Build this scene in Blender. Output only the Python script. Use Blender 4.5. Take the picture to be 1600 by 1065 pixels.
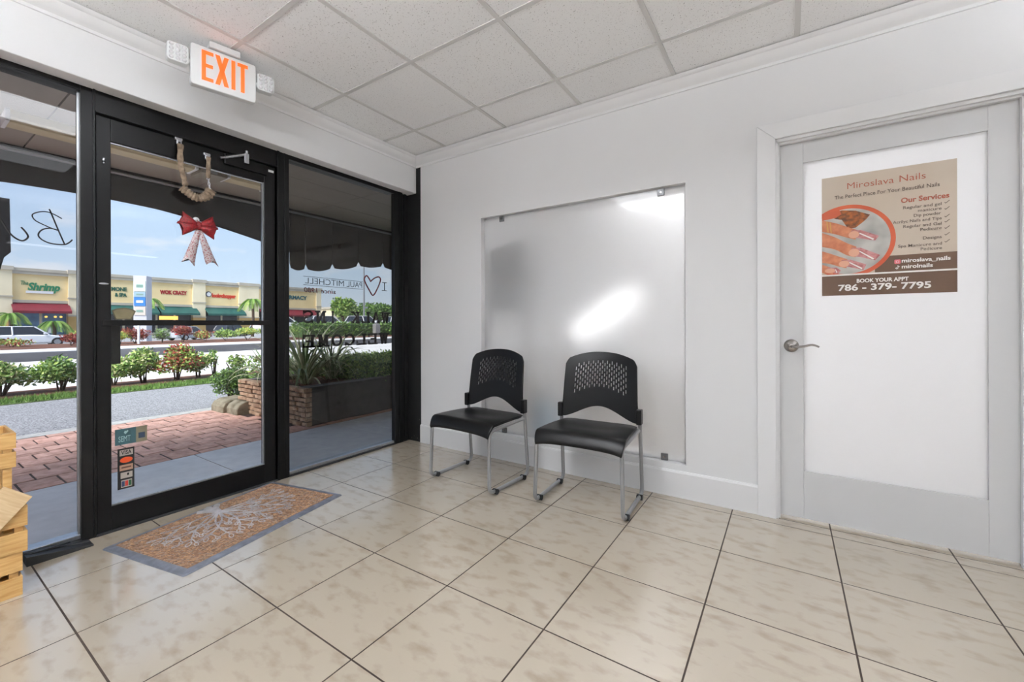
import bpy, math, random
import numpy as np
from mathutils import Matrix, Vector

for o in list(bpy.data.objects):
    bpy.data.objects.remove(o, do_unlink=True)
S = bpy.context.scene
COL = S.collection
random.seed(7)
PI = math.pi

# ------------------------------------------------------------------ camera
YAW, ROLL = 0.580625, -0.002724
d = Vector((-math.sin(YAW), math.cos(YAW), 0)); r0 = Vector((math.cos(YAW), math.sin(YAW), 0)); u0 = Vector((0, 0, 1))
rr = r0 * math.cos(ROLL) + u0 * math.sin(ROLL); uu = -r0 * math.sin(ROLL) + u0 * math.cos(ROLL)
cd = bpy.data.cameras.new('camera'); cam = bpy.data.objects.new('camera', cd); COL.objects.link(cam)
M = Matrix.Identity(4)
for i in range(3):
    M[i][0], M[i][1], M[i][2] = rr[i], uu[i], -d[i]
M[0][3], M[1][3], M[2][3] = 2.912, -2.716, 1.069
cam.matrix_world = M
cd.sensor_fit = 'HORIZONTAL'; cd.sensor_width = 36; cd.lens = 655.77 * 36 / 1600
cd.shift_y = -(532.5 - 504.89) / 1600
cd.clip_start = 0.02; cd.clip_end = 400
S.camera = cam

# ------------------------------------------------------------------ sky, sun, exposure
vs = S.view_settings
vs.view_transform = 'Standard'; vs.look = 'None'; vs.gamma = 1; vs.use_curve_mapping = False
vs.exposure = 0.50
W = bpy.data.worlds.new('sky'); S.world = W; W.use_nodes = True
nt = W.node_tree; N = nt.nodes; K = nt.links
for n in list(N): N.remove(n)
tc = N.new('ShaderNodeTexCoord'); sx = N.new('ShaderNodeSeparateXYZ'); K.new(tc.outputs['Generated'], sx.inputs[0])
ramp = N.new('ShaderNodeValToRGB'); K.new(sx.outputs['Z'], ramp.inputs[0])
cr = ramp.color_ramp; cr.elements[0].position = 0.0; cr.elements[0].color = (0.80, 0.89, 0.99, 1)
cr.elements[1].position = 1.0; cr.elements[1].color = (0.40, 0.56, 0.86, 1)
e = cr.elements.new(0.10); e.color = (0.62, 0.79, 0.98, 1)
e = cr.elements.new(0.30); e.color = (0.46, 0.65, 0.94, 1)
mp = N.new('ShaderNodeMapping'); mp.inputs['Scale'].default_value = (1, 1, 3.4); mp.inputs['Location'].default_value = (0.35, 0.1, 0.3)
K.new(tc.outputs['Generated'], mp.inputs[0])
nz = N.new('ShaderNodeTexNoise'); nz.inputs['Scale'].default_value = 6.5; nz.inputs['Detail'].default_value = 6; K.new(mp.outputs[0], nz.inputs[0])
r2 = N.new('ShaderNodeValToRGB'); K.new(nz.outputs[0], r2.inputs[0])
r2.color_ramp.elements[0].position = 0.56; r2.color_ramp.elements[0].color = (0, 0, 0, 1)
r2.color_ramp.elements[1].position = 0.72; r2.color_ramp.elements[1].color = (0.9, 0.9, 0.9, 1)
mx = N.new('ShaderNodeMix'); mx.data_type = 'RGBA'
K.new(r2.outputs[0], mx.inputs[0]); K.new(ramp.outputs[0], mx.inputs[6]); mx.inputs[7].default_value = (0.93, 0.95, 0.98, 1)
bg = N.new('ShaderNodeBackground'); bg.inputs[1].default_value = 0.76; K.new(mx.outputs[2], bg.inputs[0])
wo = N.new('ShaderNodeOutputWorld'); K.new(bg.outputs[0], wo.inputs[0])

sd = bpy.data.lights.new('sun', 'SUN'); sd.energy = 5.6; sd.angle = math.radians(40); sd.color = (1, 0.975, 0.94)
sun = bpy.data.objects.new('sun', sd); COL.objects.link(sun)
sun.rotation_euler = Vector((-0.10, 0.68, -0.72)).to_track_quat('-Z', 'Y').to_euler()
TROFFER = 6.5          # emission of the ceiling light diffusers
FILL_UP = 118.0         # emission of the added fill lamps' upward diffusers
BACKROOM = 18.5        # emission of the back room's ceiling light

# ------------------------------------------------------------------ materials
def lin(c):
    out = []
    for v in c:
        v = v / 255.0
        out.append(v / 12.92 if v <= 0.04045 else ((v + 0.055) / 1.055) ** 2.4)
    return (*out, 1)

def mat(name, rgb, rough=0.5, metal=0.0, rgb2=None, scale=8, detail=4, lo=0.35, hi=0.65, bump=0.0, bscale=None, stretch=(1, 1, 1),
        rand=False, coat=0.0, spec=0.5, emit=0.0, kind='noise', trans=0.0, jitter=0.0):
    m = bpy.data.materials.new(name); m.use_nodes = True
    t = m.node_tree; n = t.nodes; k = t.links
    p = n['Principled BSDF']
    p.inputs['Base Color'].default_value = lin(rgb); p.inputs['Roughness'].default_value = rough
    p.inputs['Metallic'].default_value = metal; p.inputs['Specular IOR Level'].default_value = spec
    p.inputs['Coat Weight'].default_value = coat; p.inputs['Coat Roughness'].default_value = 0.12
    if emit:
        p.inputs['Emission Color'].default_value = lin(rgb); p.inputs['Emission Strength'].default_value = emit
    if trans:
        p.inputs['Transmission Weight'].default_value = trans
    if rgb2 or bump or jitter:
        c = n.new('ShaderNodeTexCoord'); mpn = n.new('ShaderNodeMapping'); mpn.inputs['Scale'].default_value = stretch
        k.new(c.outputs['Object'], mpn.inputs[0]); src = mpn.outputs[0]
        oi = n.new('ShaderNodeObjectInfo')
        if rand:
            va = n.new('ShaderNodeVectorMath'); va.operation = 'ADD'
            mu = n.new('ShaderNodeMath'); mu.operation = 'MULTIPLY'; mu.inputs[1].default_value = 53.0
            k.new(oi.outputs['Random'], mu.inputs[0]); k.new(src, va.inputs[0]); k.new(mu.outputs[0], va.inputs[1]); src = va.outputs[0]
        def tex(sc, dt):
            if kind == 'voronoi':
                q = n.new('ShaderNodeTexVoronoi'); q.inputs['Scale'].default_value = sc
            elif kind == 'wave':
                q = n.new('ShaderNodeTexWave'); q.inputs['Scale'].default_value = sc; q.inputs['Distortion'].default_value = 6; q.inputs['Detail'].default_value = dt
            else:
                q = n.new('ShaderNodeTexNoise'); q.inputs['Scale'].default_value = sc; q.inputs['Detail'].default_value = dt
            k.new(src, q.inputs[0]); return q.outputs[1 if kind == 'wave' else 0]
        col = None
        if rgb2:
            rp = n.new('ShaderNodeValToRGB'); k.new(tex(scale, detail), rp.inputs[0])
            rp.color_ramp.elements[0].position = lo; rp.color_ramp.elements[0].color = lin(rgb2)
            rp.color_ramp.elements[1].position = hi; rp.color_ramp.elements[1].color = lin(rgb)
            col = rp.outputs[0]
        if jitter:
            hs = n.new('ShaderNodeHueSaturation')
            ma = n.new('ShaderNodeMapRange'); ma.inputs[3].default_value = 1 - jitter; ma.inputs[4].default_value = 1 + jitter
            k.new(oi.outputs['Random'], ma.inputs[0]); k.new(ma.outputs[0], hs.inputs['Value'])
            if col: k.new(col, hs.inputs['Color'])
            else: hs.inputs['Color'].default_value = lin(rgb)
            col = hs.outputs[0]
        if col: k.new(col, p.inputs['Base Color'])
        if bump:
            b = n.new('ShaderNodeBump'); b.inputs['Strength'].default_value = bump; b.inputs['Distance'].default_value = 0.01
            k.new(tex(bscale or scale, detail), b.inputs['Height']); k.new(b.outputs[0], p.inputs['Normal'])
    return m

def glass(name, tint, base=0.04):
    m = bpy.data.materials.new(name); m.use_nodes = True
    t = m.node_tree; n = t.nodes; k = t.links
    for q in list(n): n.remove(q)
    out = n.new('ShaderNodeOutputMaterial'); tr = n.new('ShaderNodeBsdfTransparent'); tr.inputs[0].default_value = (*tint, 1)
    gl = n.new('ShaderNodeBsdfGlossy'); gl.inputs['Roughness'].default_value = 0.01
    lw = n.new('ShaderNodeLayerWeight'); lw.inputs[0].default_value = 0.5
    pw = n.new('ShaderNodeMath'); pw.operation = 'POWER'; pw.inputs[1].default_value = 5; k.new(lw.outputs['Facing'], pw.inputs[0])
    ma = n.new('ShaderNodeMath'); ma.operation = 'MULTIPLY_ADD'; ma.inputs[1].default_value = 0.8; ma.inputs[2].default_value = base; k.new(pw.outputs[0], ma.inputs[0])
    mi = n.new('ShaderNodeMixShader'); k.new(ma.outputs[0], mi.inputs[0]); k.new(tr.outputs[0], mi.inputs[1]); k.new(gl.outputs[0], mi.inputs[2])
    k.new(mi.outputs[0], out.inputs[0])
    return m

def frosted(name, rough, diff, col, coat=0.05):
    m = bpy.data.materials.new(name); m.use_nodes = True
    t = m.node_tree; n = t.nodes; k = t.links
    for q in list(n): n.remove(q)
    out = n.new('ShaderNodeOutputMaterial')
    df = n.new('ShaderNodeBsdfDiffuse'); df.inputs[0].default_value = lin(col)
    rf = n.new('ShaderNodeBsdfRefraction'); rf.inputs['Roughness'].default_value = rough; rf.inputs['IOR'].default_value = 1.4; rf.inputs[0].default_value = (0.95, 0.95, 0.95, 1)
    m1 = n.new('ShaderNodeMixShader'); m1.inputs[0].default_value = diff; k.new(rf.outputs[0], m1.inputs[1]); k.new(df.outputs[0], m1.inputs[2])
    gl = n.new('ShaderNodeBsdfGlossy'); gl.inputs['Roughness'].default_value = 0.05
    lw = n.new('ShaderNodeLayerWeight'); lw.inputs[0].default_value = 0.5
    pw = n.new('ShaderNodeMath'); pw.operation = 'POWER'; pw.inputs[1].default_value = 5; k.new(lw.outputs['Facing'], pw.inputs[0])
    ma = n.new('ShaderNodeMath'); ma.operation = 'MULTIPLY_ADD'; ma.inputs[1].default_value = 0.6; ma.inputs[2].default_value = coat; k.new(pw.outputs[0], ma.inputs[0])
    mi = n.new('ShaderNodeMixShader'); k.new(ma.outputs[0], mi.inputs[0]); k.new(m1.outputs[0], mi.inputs[1]); k.new(gl.outputs[0], mi.inputs[2])
    k.new(mi.outputs[0], out.inputs[0])
    return m

def translucent(name, col, amount):
    m = bpy.data.materials.new(name); m.use_nodes = True
    t = m.node_tree; n = t.nodes; k = t.links
    for q in list(n): n.remove(q)
    out = n.new('ShaderNodeOutputMaterial')
    df = n.new('ShaderNodeBsdfDiffuse'); df.inputs[0].default_value = lin(col)
    tl = n.new('ShaderNodeBsdfTranslucent'); tl.inputs[0].default_value = lin(col)
    m1 = n.new('ShaderNodeMixShader'); m1.inputs[0].default_value = amount; k.new(df.outputs[0], m1.inputs[1]); k.new(tl.outputs[0], m1.inputs[2])
    k.new(m1.outputs[0], out.inputs[0])
    return m

# ------------------------------------------------------------------ mesh helpers
class MB:
    def __init__(s): s.v, s.f, s.m = [], [], []
    def add(s, vs, fs, mi=0):
        b = len(s.v); s.v += [tuple(map(float, q)) for q in vs]
        for f in fs: s.f.append(tuple(i + b for i in f)); s.m.append(mi)
        return s
    def box(s, x0, x1, y0, y1, z0, z1, mi=0):
        if x0 > x1: x0, x1 = x1, x0
        if y0 > y1: y0, y1 = y1, y0
        if z0 > z1: z0, z1 = z1, z0
        return s.add([(x0, y0, z0), (x1, y0, z0), (x1, y1, z0), (x0, y1, z0), (x0, y0, z1), (x1, y0, z1), (x1, y1, z1), (x0, y1, z1)],
                     [(0, 3, 2, 1), (4, 5, 6, 7), (0, 1, 5, 4), (1, 2, 6, 5), (2, 3, 7, 6), (3, 0, 4, 7)], mi)
    def obox(s, c, ax, ay, az, mi=0):
        c, ax, ay, az = Vector(c), Vector(ax), Vector(ay), Vector(az)
        vs = [c + ax * i + ay * j + az * k for k in (-1, 1) for (i, j) in ((-1, -1), (1, -1), (1, 1), (-1, 1))]
        return s.add(vs, [(0, 3, 2, 1), (4, 5, 6, 7), (0, 1, 5, 4), (1, 2, 6, 5), (2, 3, 7, 6), (3, 0, 4, 7)], mi)
    def tile(s, w, h, t, c=0.002):
        a, b = w / 2, h / 2
        q = [(-a, -b), (a, -b), (a, b), (-a, b)]; p = [(-a + c, -b + c), (a - c, -b + c), (a - c, b - c), (-a + c, b - c)]
        return s.add([(x, y, -t) for x, y in q] + [(x, y, -c) for x, y in q] + [(x, y, 0) for x, y in p],
                     [(0, 3, 2, 1), (8, 9, 10, 11)] + [(i, (i + 1) % 4, 4 + (i + 1) % 4, 4 + i) for i in range(4)] + [(4 + i, 4 + (i + 1) % 4, 8 + (i + 1) % 4, 8 + i) for i in range(4)])
    def tube(s, path, r, n=10, mi=0, closed=False, flat=1.0, up=(0, 0, 1)):
        P = [Vector(q) for q in path]; L = len(P)
        rs = r if isinstance(r, (list, tuple)) else [r] * L
        nrm = None; rings = []
        for i in range(L):
            if closed: t = P[(i + 1) % L] - P[i - 1]
            else: t = P[min(i + 1, L - 1)] - P[max(i - 1, 0)]
            t.normalize()
            if nrm is None:
                a = Vector(up)
                if abs(a.dot(t)) > 0.95: a = Vector((1, 0, 0)) if abs(t.x) < 0.9 else Vector((0, 1, 0))
                nrm = (a - t * a.dot(t)).normalized()
            else:
                nrm = (nrm - t * nrm.dot(t)).normalized()
            bn = t.cross(nrm)
            rings.append([P[i] + nrm * (rs[i] * flat * math.cos(2 * PI * k / n)) + bn * (rs[i] * math.sin(2 * PI * k / n)) for k in range(n)])
        vs = [q for R in rings for q in R]; fs = []
        for i in range(L if closed else L - 1):
            a, b = i * n, ((i + 1) % L) * n
            fs += [(a + k, a + (k + 1) % n, b + (k + 1) % n, b + k) for k in range(n)]
        if not closed: fs += [tuple(reversed(range(n))), tuple(range((L - 1) * n, L * n))]
        return s.add(vs, fs, mi)
    def prism(s, poly, h0, h1, fn, mi=0):
        n = len(poly)
        vs = [fn(a, b, h0) for a, b in poly] + [fn(a, b, h1) for a, b in poly]
        fs = [tuple(reversed(range(n))), tuple(range(n, 2 * n))] + [(i, (i + 1) % n, n + (i + 1) % n, n + i) for i in range(n)]
        return s.add(vs, fs, mi)
    def lathe(s, prof, n=20, fn=lambda a, b, c: (a, b, c), mi=0):
        vs = []; fs = []
        for (r, z) in prof: vs += [fn(r * math.cos(2 * PI * k / n), r * math.sin(2 * PI * k / n), z) for k in range(n)]
        for i in range(len(prof) - 1): fs += [(i * n + k, i * n + (k + 1) % n, (i + 1) * n + (k + 1) % n, (i + 1) * n + k) for k in range(n)]
        fs += [tuple(reversed(range(n))), tuple(range((len(prof) - 1) * n, len(prof) * n))]
        return s.add(vs, fs, mi)
    def ell(s, c, rad, nu=12, nv=8, mi=0):
        vs = []; fs = []
        for j in range(nv + 1):
            th = PI * j / nv
            vs += [(c[0] + rad[0] * math.sin(th) * math.cos(2 * PI * k / nu), c[1] + rad[1] * math.sin(th) * math.sin(2 * PI * k / nu), c[2] + rad[2] * math.cos(th)) for k in range(nu)]
        for j in range(nv): fs += [(j * nu + k, (j + 1) * nu + k, (j + 1) * nu + (k + 1) % nu, j * nu + (k + 1) % nu) for k in range(nu)]
        return s.add(vs, fs, mi)
    def leaves(s, pts, size, nm=1, fold=0.25, updir=0.3, aspect=0.45):
        for p in pts:
            a = Vector((random.gauss(0, 1), random.gauss(0, 1), random.gauss(updir, 0.8))).normalized()
            b = a.cross(Vector((random.gauss(0, 1), random.gauss(0, 1), random.gauss(0, 1)))).normalized(); c = a.cross(b)
            L = size * random.uniform(0.7, 1.3); w = L * aspect; p = Vector(p)
            s.add([p, p + a * L * 0.5 + b * w * 0.5 + c * L * fold * 0.3, p + a * L, p + a * L * 0.5 - b * w * 0.5 + c * L * fold * 0.3], [(0, 1, 2), (0, 2, 3)], random.randrange(nm))
        return s
    def build(s, name, mats, parent=None, smooth=False, bevel=0.0, seg=2, solid=0.0, sub=0, loc=None, rot=None, angle=40):
        me = bpy.data.meshes.new(name)
        og = ORG.get(parent, Vector((0, 0, 0))) if parent else Vector((0, 0, 0))
        if loc is not None: og = Vector((0, 0, 0))
        me.from_pydata([(x - og.x, y - og.y, z - og.z) for x, y, z in s.v], [], s.f)
        for q in (mats if isinstance(mats, (list, tuple)) else [mats]): me.materials.append(q)
        if any(s.m): me.polygons.foreach_set('material_index', s.m)
        if smooth:
            me.polygons.foreach_set('use_smooth', [True] * len(me.polygons))
            try: me.set_sharp_from_angle(angle=math.radians(angle))
            except Exception: pass
        me.update()
        o = bpy.data.objects.new(name, me); COL.objects.link(o)
        if parent: o.parent = parent
        ORG[o] = og
        if loc is not None: o.location = loc
        if rot is not None: o.rotation_euler = rot
        if solid:
            q = o.modifiers.new('solid', 'SOLIDIFY'); q.thickness = solid; q.offset = 0
        if bevel:
            q = o.modifiers.new('bevel', 'BEVEL'); q.width = bevel; q.segments = seg; q.limit_method = 'ANGLE'; q.angle_limit = math.radians(35)
        if sub:
            q = o.modifiers.new('sub', 'SUBSURF'); q.levels = sub; q.render_levels = sub
        return o

ORG = {}
def tag(o, label=None, cat=None, group=None, kind=None):
    if label: o['label'] = label
    if cat: o['category'] = cat
    if group: o['group'] = group
    if kind: o['kind'] = kind
    return o
def thing(name, loc, label=None, cat=None, group=None, kind=None, parent=None):
    o = bpy.data.objects.new(name, None); COL.objects.link(o); o.empty_display_size = 0.05
    o.location = loc; ORG[o] = Vector(loc)
    if parent: o.parent = parent; o.location = Vector(loc) - ORG[parent]
    return tag(o, label, cat, group, kind)
def piece(name, mesh_obj, parent, loc, rot=None):
    o = bpy.data.objects.new(name, mesh_obj); COL.objects.link(o); o.parent = parent
    o.location = Vector(loc) - ORG.get(parent, Vector((0, 0, 0)))
    if rot: o.rotation_euler = rot
    return o
def copy_tree(o, parent=None):
    c = o.copy(); COL.objects.link(c); c.parent = parent
    for ch in list(o.children): copy_tree(ch, c)
    return c
def fillet(pts, rad, n=6):
    P = [Vector(p) for p in pts]; out = [P[0]]
    for i in range(1, len(P) - 1):
        a = (P[i - 1] - P[i]); b = (P[i + 1] - P[i]); rd = min(rad, a.length * 0.49, b.length * 0.49)
        p0 = P[i] + a.normalized() * rd; p1 = P[i] + b.normalized() * rd
        for k in range(n + 1):
            t = k / n; out.append(p0 * (1 - t) ** 2 + P[i] * 2 * t * (1 - t) + p1 * t * t)
    out.append(P[-1]); return out
def spline(pts, n=6):
    P = [Vector(p) for p in pts]; out = []
    for i in range(len(P) - 1):
        p0, p1, p2, p3 = P[max(i - 1, 0)], P[i], P[i + 1], P[min(i + 2, len(P) - 1)]
        for k in range(n):
            t = k / n
            out.append(0.5 * ((2 * p1) + (p2 - p0) * t + (2 * p0 - 5 * p1 + 4 * p2 - p3) * t * t + (3 * p1 - p0 - 3 * p2 + p3) * t ** 3))
    out.append(P[-1]); return out

TXT = {}
def text(name, body, size, m, parent, loc, facing, align='LEFT', width=None, bold=0.0, depth=0.0006, shear=0.0, height=None):
    """lettering as a mesh; facing '-Y' on the back wall, '+X' seen from the room / from the street's far side, '-X' read from outside"""
    cu = bpy.data.curves.new('lettering', 'FONT'); cu.body = body; cu.size = size; cu.extrude = depth; cu.offset = bold; cu.shear = shear
    cu.resolution_u = 3
    tmp = bpy.data.objects.new('tmp', cu); COL.objects.link(tmp)
    bpy.context.view_layer.update()
    me = bpy.data.meshes.new_from_object(tmp.evaluated_get(bpy.context.evaluated_depsgraph_get()))
    bpy.data.objects.remove(tmp, do_unlink=True)
    co = np.empty(len(me.vertices) * 3); me.vertices.foreach_get('co', co); co = co.reshape(-1, 3)
    w = co[:, 0].max() - co[:, 0].min(); co[:, 0] -= co[:, 0].min()
    if width: co[:, 0] *= width / w; w = width
    if height: co[:, 1] *= height / (co[:, 1].max() - co[:, 1].min())
    if align == 'RIGHT': co[:, 0] -= w
    if align == 'CENTER': co[:, 0] -= w / 2
    me.vertices.foreach_set('co', co.ravel()); me.materials.clear(); me.materials.append(m); me.update(); me.name = name
    o = bpy.data.objects.new(name, me); COL.objects.link(o)
    if parent: o.parent = parent
    o.location = Vector(loc) - (ORG.get(parent, Vector((0, 0, 0))) if parent else Vector((0, 0, 0)))
    o.rotation_euler = {'-Y': (PI / 2, 0, 0), '+X': (PI / 2, 0, PI / 2), '-X': (PI / 2, 0, -PI / 2)}[facing]
    return o

# ------------------------------------------------------------------ palette
m_wall = mat('wall_paint', (233, 233, 234), 0.6, bump=0.02, bscale=60)
m_trim = mat('trim_paint', (236, 236, 237), 0.4)
m_doorw = mat('door_paint', (214, 214, 215), 0.42)
m_ctile = mat('ceiling_tile', (249, 249, 249), 0.9, rgb2=(180, 177, 176), scale=150, detail=2, lo=0.28, hi=0.37, bump=0.1, bscale=150, rand=True, jitter=0.015)
m_tbar = mat('ceiling_grid_paint', (216, 215, 213), 0.5)
m_ftile = mat('travertine_tile', (190, 178, 161), 0.27, rgb2=(165, 149, 130), scale=11, detail=15, lo=0.20, hi=0.50, stretch=(1, 1.9, 1), coat=1.0, rand=True, jitter=0.03, spec=0.85)
m_grout = mat('grout', (62, 48, 38), 0.85, rgb2=(50, 40, 33), scale=40)
m_black = mat('bronze_frame', (13, 13, 14), 0.36, rgb2=(9, 9, 10), scale=5, spec=0.25)
m_blackm = mat('black_panel', (8, 8, 9), 0.6, rgb2=(9, 9, 10), scale=9)
m_alu = mat('aluminium', (190, 192, 196), 0.32, metal=0.9, rgb2=(170, 172, 176), scale=30, stretch=(1, 20, 1))
m_chrome = mat('satin_nickel', (165, 160, 156), 0.26, metal=1.0, bump=0.01, bscale=200)
m_glass = glass('clear_glass', (0.985, 0.99, 0.99), 0.025)
m_glassl = glass('light_tint_glass', (0.90, 0.90, 0.91), 0.025)
m_glassd = glass('dark_tint_glass', (0.77, 0.77, 0.765), 0.03)
m_frost = frosted('frosted_glass', 0.72, 0.40, (228, 228, 229), 0.032)
m_milk = translucent('milk_glass', (243, 243, 244), 0.5)
m_clip = mat('clip_metal', (120, 120, 122), 0.35, metal=0.8, bump=0.02, bscale=90)
m_plastic = mat('black_plastic', (9, 9, 10), 0.36, bump=0.03, bscale=260, spec=0.32)
m_tube = mat('silver_powder_coat', (150, 150, 151), 0.35, metal=0.35, bump=0.01, bscale=300)
m_rubber = mat('black_rubber', (30, 31, 34), 0.6, bump=0.04, bscale=80)
m_matrub = mat('grey_rubber', (112, 116, 128), 0.5, rgb2=(92, 96, 106), scale=30, bump=0.03, bscale=120)
m_matpat = mat('pale_grey_rubber', (186, 184, 188), 0.42, rgb2=(140, 136, 138), scale=18, bump=0.03, bscale=90)
m_coir = mat('coir', (160, 126, 98), 0.95, rgb2=(88, 66, 52), scale=85, detail=3, lo=0.34, hi=0.62, bump=0.9, bscale=120, stretch=(1, 0.45, 1))
m_wood = mat('pine', (222, 184, 122), 0.55, rgb2=(196, 148, 84), scale=14, detail=4, lo=0.3, hi=0.7, stretch=(6, 0.7, 8), rand=True, jitter=0.06)
m_woodl = mat('pale_pine', (226, 200, 160), 0.55, rgb2=(205, 172, 128), scale=14, detail=4, lo=0.3, hi=0.7, stretch=(6, 0.7, 8), rand=True)
m_exitw = mat('exit_housing', (222, 224, 224), 0.4, jitter=0.01)
m_exito = mat('exit_orange', (255, 96, 30), 0.5, emit=0.62)
m_lens = mat('lamp_lens', (225, 224, 226), 0.15, spec=0.7)
m_diff = mat('prismatic_diffuser', (243, 247, 252), 0.5, emit=TROFFER)
m_diffa = mat('dimmed_prismatic_diffuser', (243, 247, 252), 0.5, emit=TROFFER * 0.25)
m_diffc = mat('bright_prismatic_diffuser', (243, 247, 252), 0.5, emit=TROFFER * 1.45)
m_diffb = mat('back_room_diffuser', (250, 250, 252), 0.5, emit=BACKROOM)

# ================================================================== ROOM
RX, RY = 6.0, -6.5      # room extents
CZ = 2.549
# ---- floor with tiles
FS, FX, FY = 0.44938, 0.40017, -0.08266
floor = MB().box(-0.09, RX, RY, 0.14, -0.12, -0.0007).build('floor', m_grout)
tag(floor, 'beige stone tile floor with dark grout lines', 'floor', kind='structure')
def cuts(a, b, o, s):
    k0 = math.floor((a - o) / s); L = [a]
    k = k0
    while o + k * s < b - 1e-6:
        if o + k * s > a + 1e-6: L.append(o + k * s)
        k += 1
    return L + [b]
cache = {}
def tile_mesh(w, h, t, name, m, c):
    key = (round(w, 3), round(h, 3), name)
    if key not in cache:
        mb = MB().tile(w, h, t, c); me = bpy.data.meshes.new(name); me.from_pydata(mb.v, [], mb.f); me.materials.append(m); cache[key] = me
    return cache[key]
xs = cuts(0.0, RX, FX, FS); ys = cuts(RY, 0.0, FY, FS)
for a, b in zip(xs, xs[1:]):
    for c, e2 in zip(ys, ys[1:]):
        g = 0.0058
        piece('floor_tile', tile_mesh(b - a - g, e2 - c - g, 0.008, 'floor_tile', m_ftile, 0.0003), floor, ((a + b) / 2, (c + e2) / 2, random.uniform(0, 0.0002)))
# doorway strip of tile under the white door
for a, b in ((2.86, 3.094), (3.0985, 3.545), (3.5495, 3.78)):
    piece('floor_tile', tile_mesh(b - a, 0.118, 0.008, 'floor_tile', m_ftile, 0.0012), floor, ((a + b) / 2, 0.062, -0.0005))

# ---- walls
wb = MB()
WX0, WX1, WZ0, WZ1 = 0.825, 2.400, 0.195, 1.930      # frosted window opening
DX0, DX1, DZ1 = 2.865, 3.775, 2.058                  # door opening
wb.box(0.147, WX0, 0, 0.14, 0, 2.7).box(WX0, WX1, 0, 0.14, 0, WZ0).box(WX0, WX1, 0, 0.14, WZ1, 2.7)
wb.box(WX1, DX0, 0, 0.14, 0, 2.7).box(DX0, DX1, 0, 0.14, DZ1, 2.7).box(DX1, RX + 0.1, 0, 0.14, 0, 2.7)
tag(wb.build('wall_back', m_wall), 'white painted wall with the frosted window and white door', 'wall', kind='structure')
tag(MB().box(RX, RX + 0.1, RY, 0.14, 0, 2.7).build('wall_right', m_wall), 'white side wall out of view', 'wall', kind='structure')
tag(MB().box(-0.1, RX + 0.1, RY - 0.1, RY, 0, 2.7).build('wall_rear', m_wall), 'white rear wall behind the camera', 'wall', kind='structure')
tag(MB().box(-0.09, 0.0, RY, -6.2, 0, 2.25).build('wall_left', m_wall), 'white wall beside the storefront glass', 'wall', kind='structure')
tag(MB().box(-0.09, 0.092, RY, 0.0, 2.25, 2.75).build('wall_front', m_wall, bevel=0.004), 'white bulkhead above the storefront', 'wall', kind='structure')

# ---- ceiling: grid and tiles
ceil = MB().box(-0.1, RX + 0.1, RY - 0.1, 0.14, 2.62, 2.75).build('ceiling', m_wall)
tag(ceil, 'white suspended ceiling of speckled square tiles', 'ceiling', kind='structure')
GX, GY, GT = 0.51956, -0.42935, 0.6096
cxs = cuts(0.092, RX, GX, GT); cys = cuts(RY, 0.0, GY, GT)
TRO = [(1, 2), (3, 2), (3, 6), (6, 6)]        # 2x4 lights, column and first row; unseen, added for brightness except above the camera
skip = {(i, j + q) for i, j in TRO for q in (0, 1)}
for a, b in zip(cxs, cxs[1:]):
    for c, e2 in zip(cys, cys[1:]):
        i = round((a - GX) / GT); j = round((GY - e2) / GT)
        if abs(a - GX - i * GT) < 1e-3 and (i, j) in skip: continue
        w, h = b - a - 0.004, e2 - c - 0.004
        o = piece('ceiling_tile', tile_mesh(w, h, 0.015, 'ceiling_tile', m_ctile, 0.002), ceil, ((a + b) / 2, (c + e2) / 2, CZ + 0.005 + random.uniform(-0.0006, 0.0006)), (PI, 0, random.uniform(-0.0015, 0.0015)))
for x in cxs[1:-1]:
    MB().box(x - 0.012, x + 0.012, RY, 0, CZ, CZ + 0.004).box(x - 0.002, x + 0.002, RY, 0, CZ + 0.004, CZ + 0.035).build('runner_bar', m_tbar, ceil)
for y in cys[1:-1]:
    for a, b in zip(cxs, cxs[1:]):
        if any(abs(a - GX - i * GT) < 1e-3 and abs(y - (GY - (j + 1) * GT)) < 1e-3 for i, j in TRO): continue
        MB().box(a + 0.012, b - 0.012, y - 0.012, y + 0.012, CZ + 0.0006, CZ + 0.0046).build('cross_bar', m_tbar, ceil)
where = {(1, 2): 'added to brighten the corner, between the camera and the entrance door', (3, 2): 'right above the camera', (3, 6): 'added for brightness in the middle of the rear ceiling', (6, 2): 'by the right wall near the door', (6, 6): 'added for brightness at the rear right corner'}
for i, j in TRO:
    x0, x1 = GX + i * GT + 0.012, GX + (i + 1) * GT - 0.012; y1, y0 = GY - j * GT - 0.012, GY - (j + 2) * GT + 0.012
    t = thing('ceiling_light', ((x0 + x1) / 2, (y0 + y1) / 2, CZ), 'long fluorescent ceiling light ' + where[(i, j)], 'ceiling light', 'recessed ceiling lights')
    fr = MB()
    for q in ((x0, x0 + 0.025, y0, y1), (x1 - 0.025, x1, y0, y1), (x0, x1, y0, y0 + 0.025), (x0, x1, y1 - 0.025, y1)): fr.box(*q, CZ - 0.002, CZ + 0.012)
    fr.build('light_frame', m_tbar, t)
    MB().box(x0 + 0.025, x1 - 0.025, y0 + 0.025, y1 - 0.025, CZ + 0.004, CZ + 0.01).build('diffuser', {(3, 2): m_diffa, (1, 2): m_diffc}.get((i, j), m_diff), t)

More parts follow.
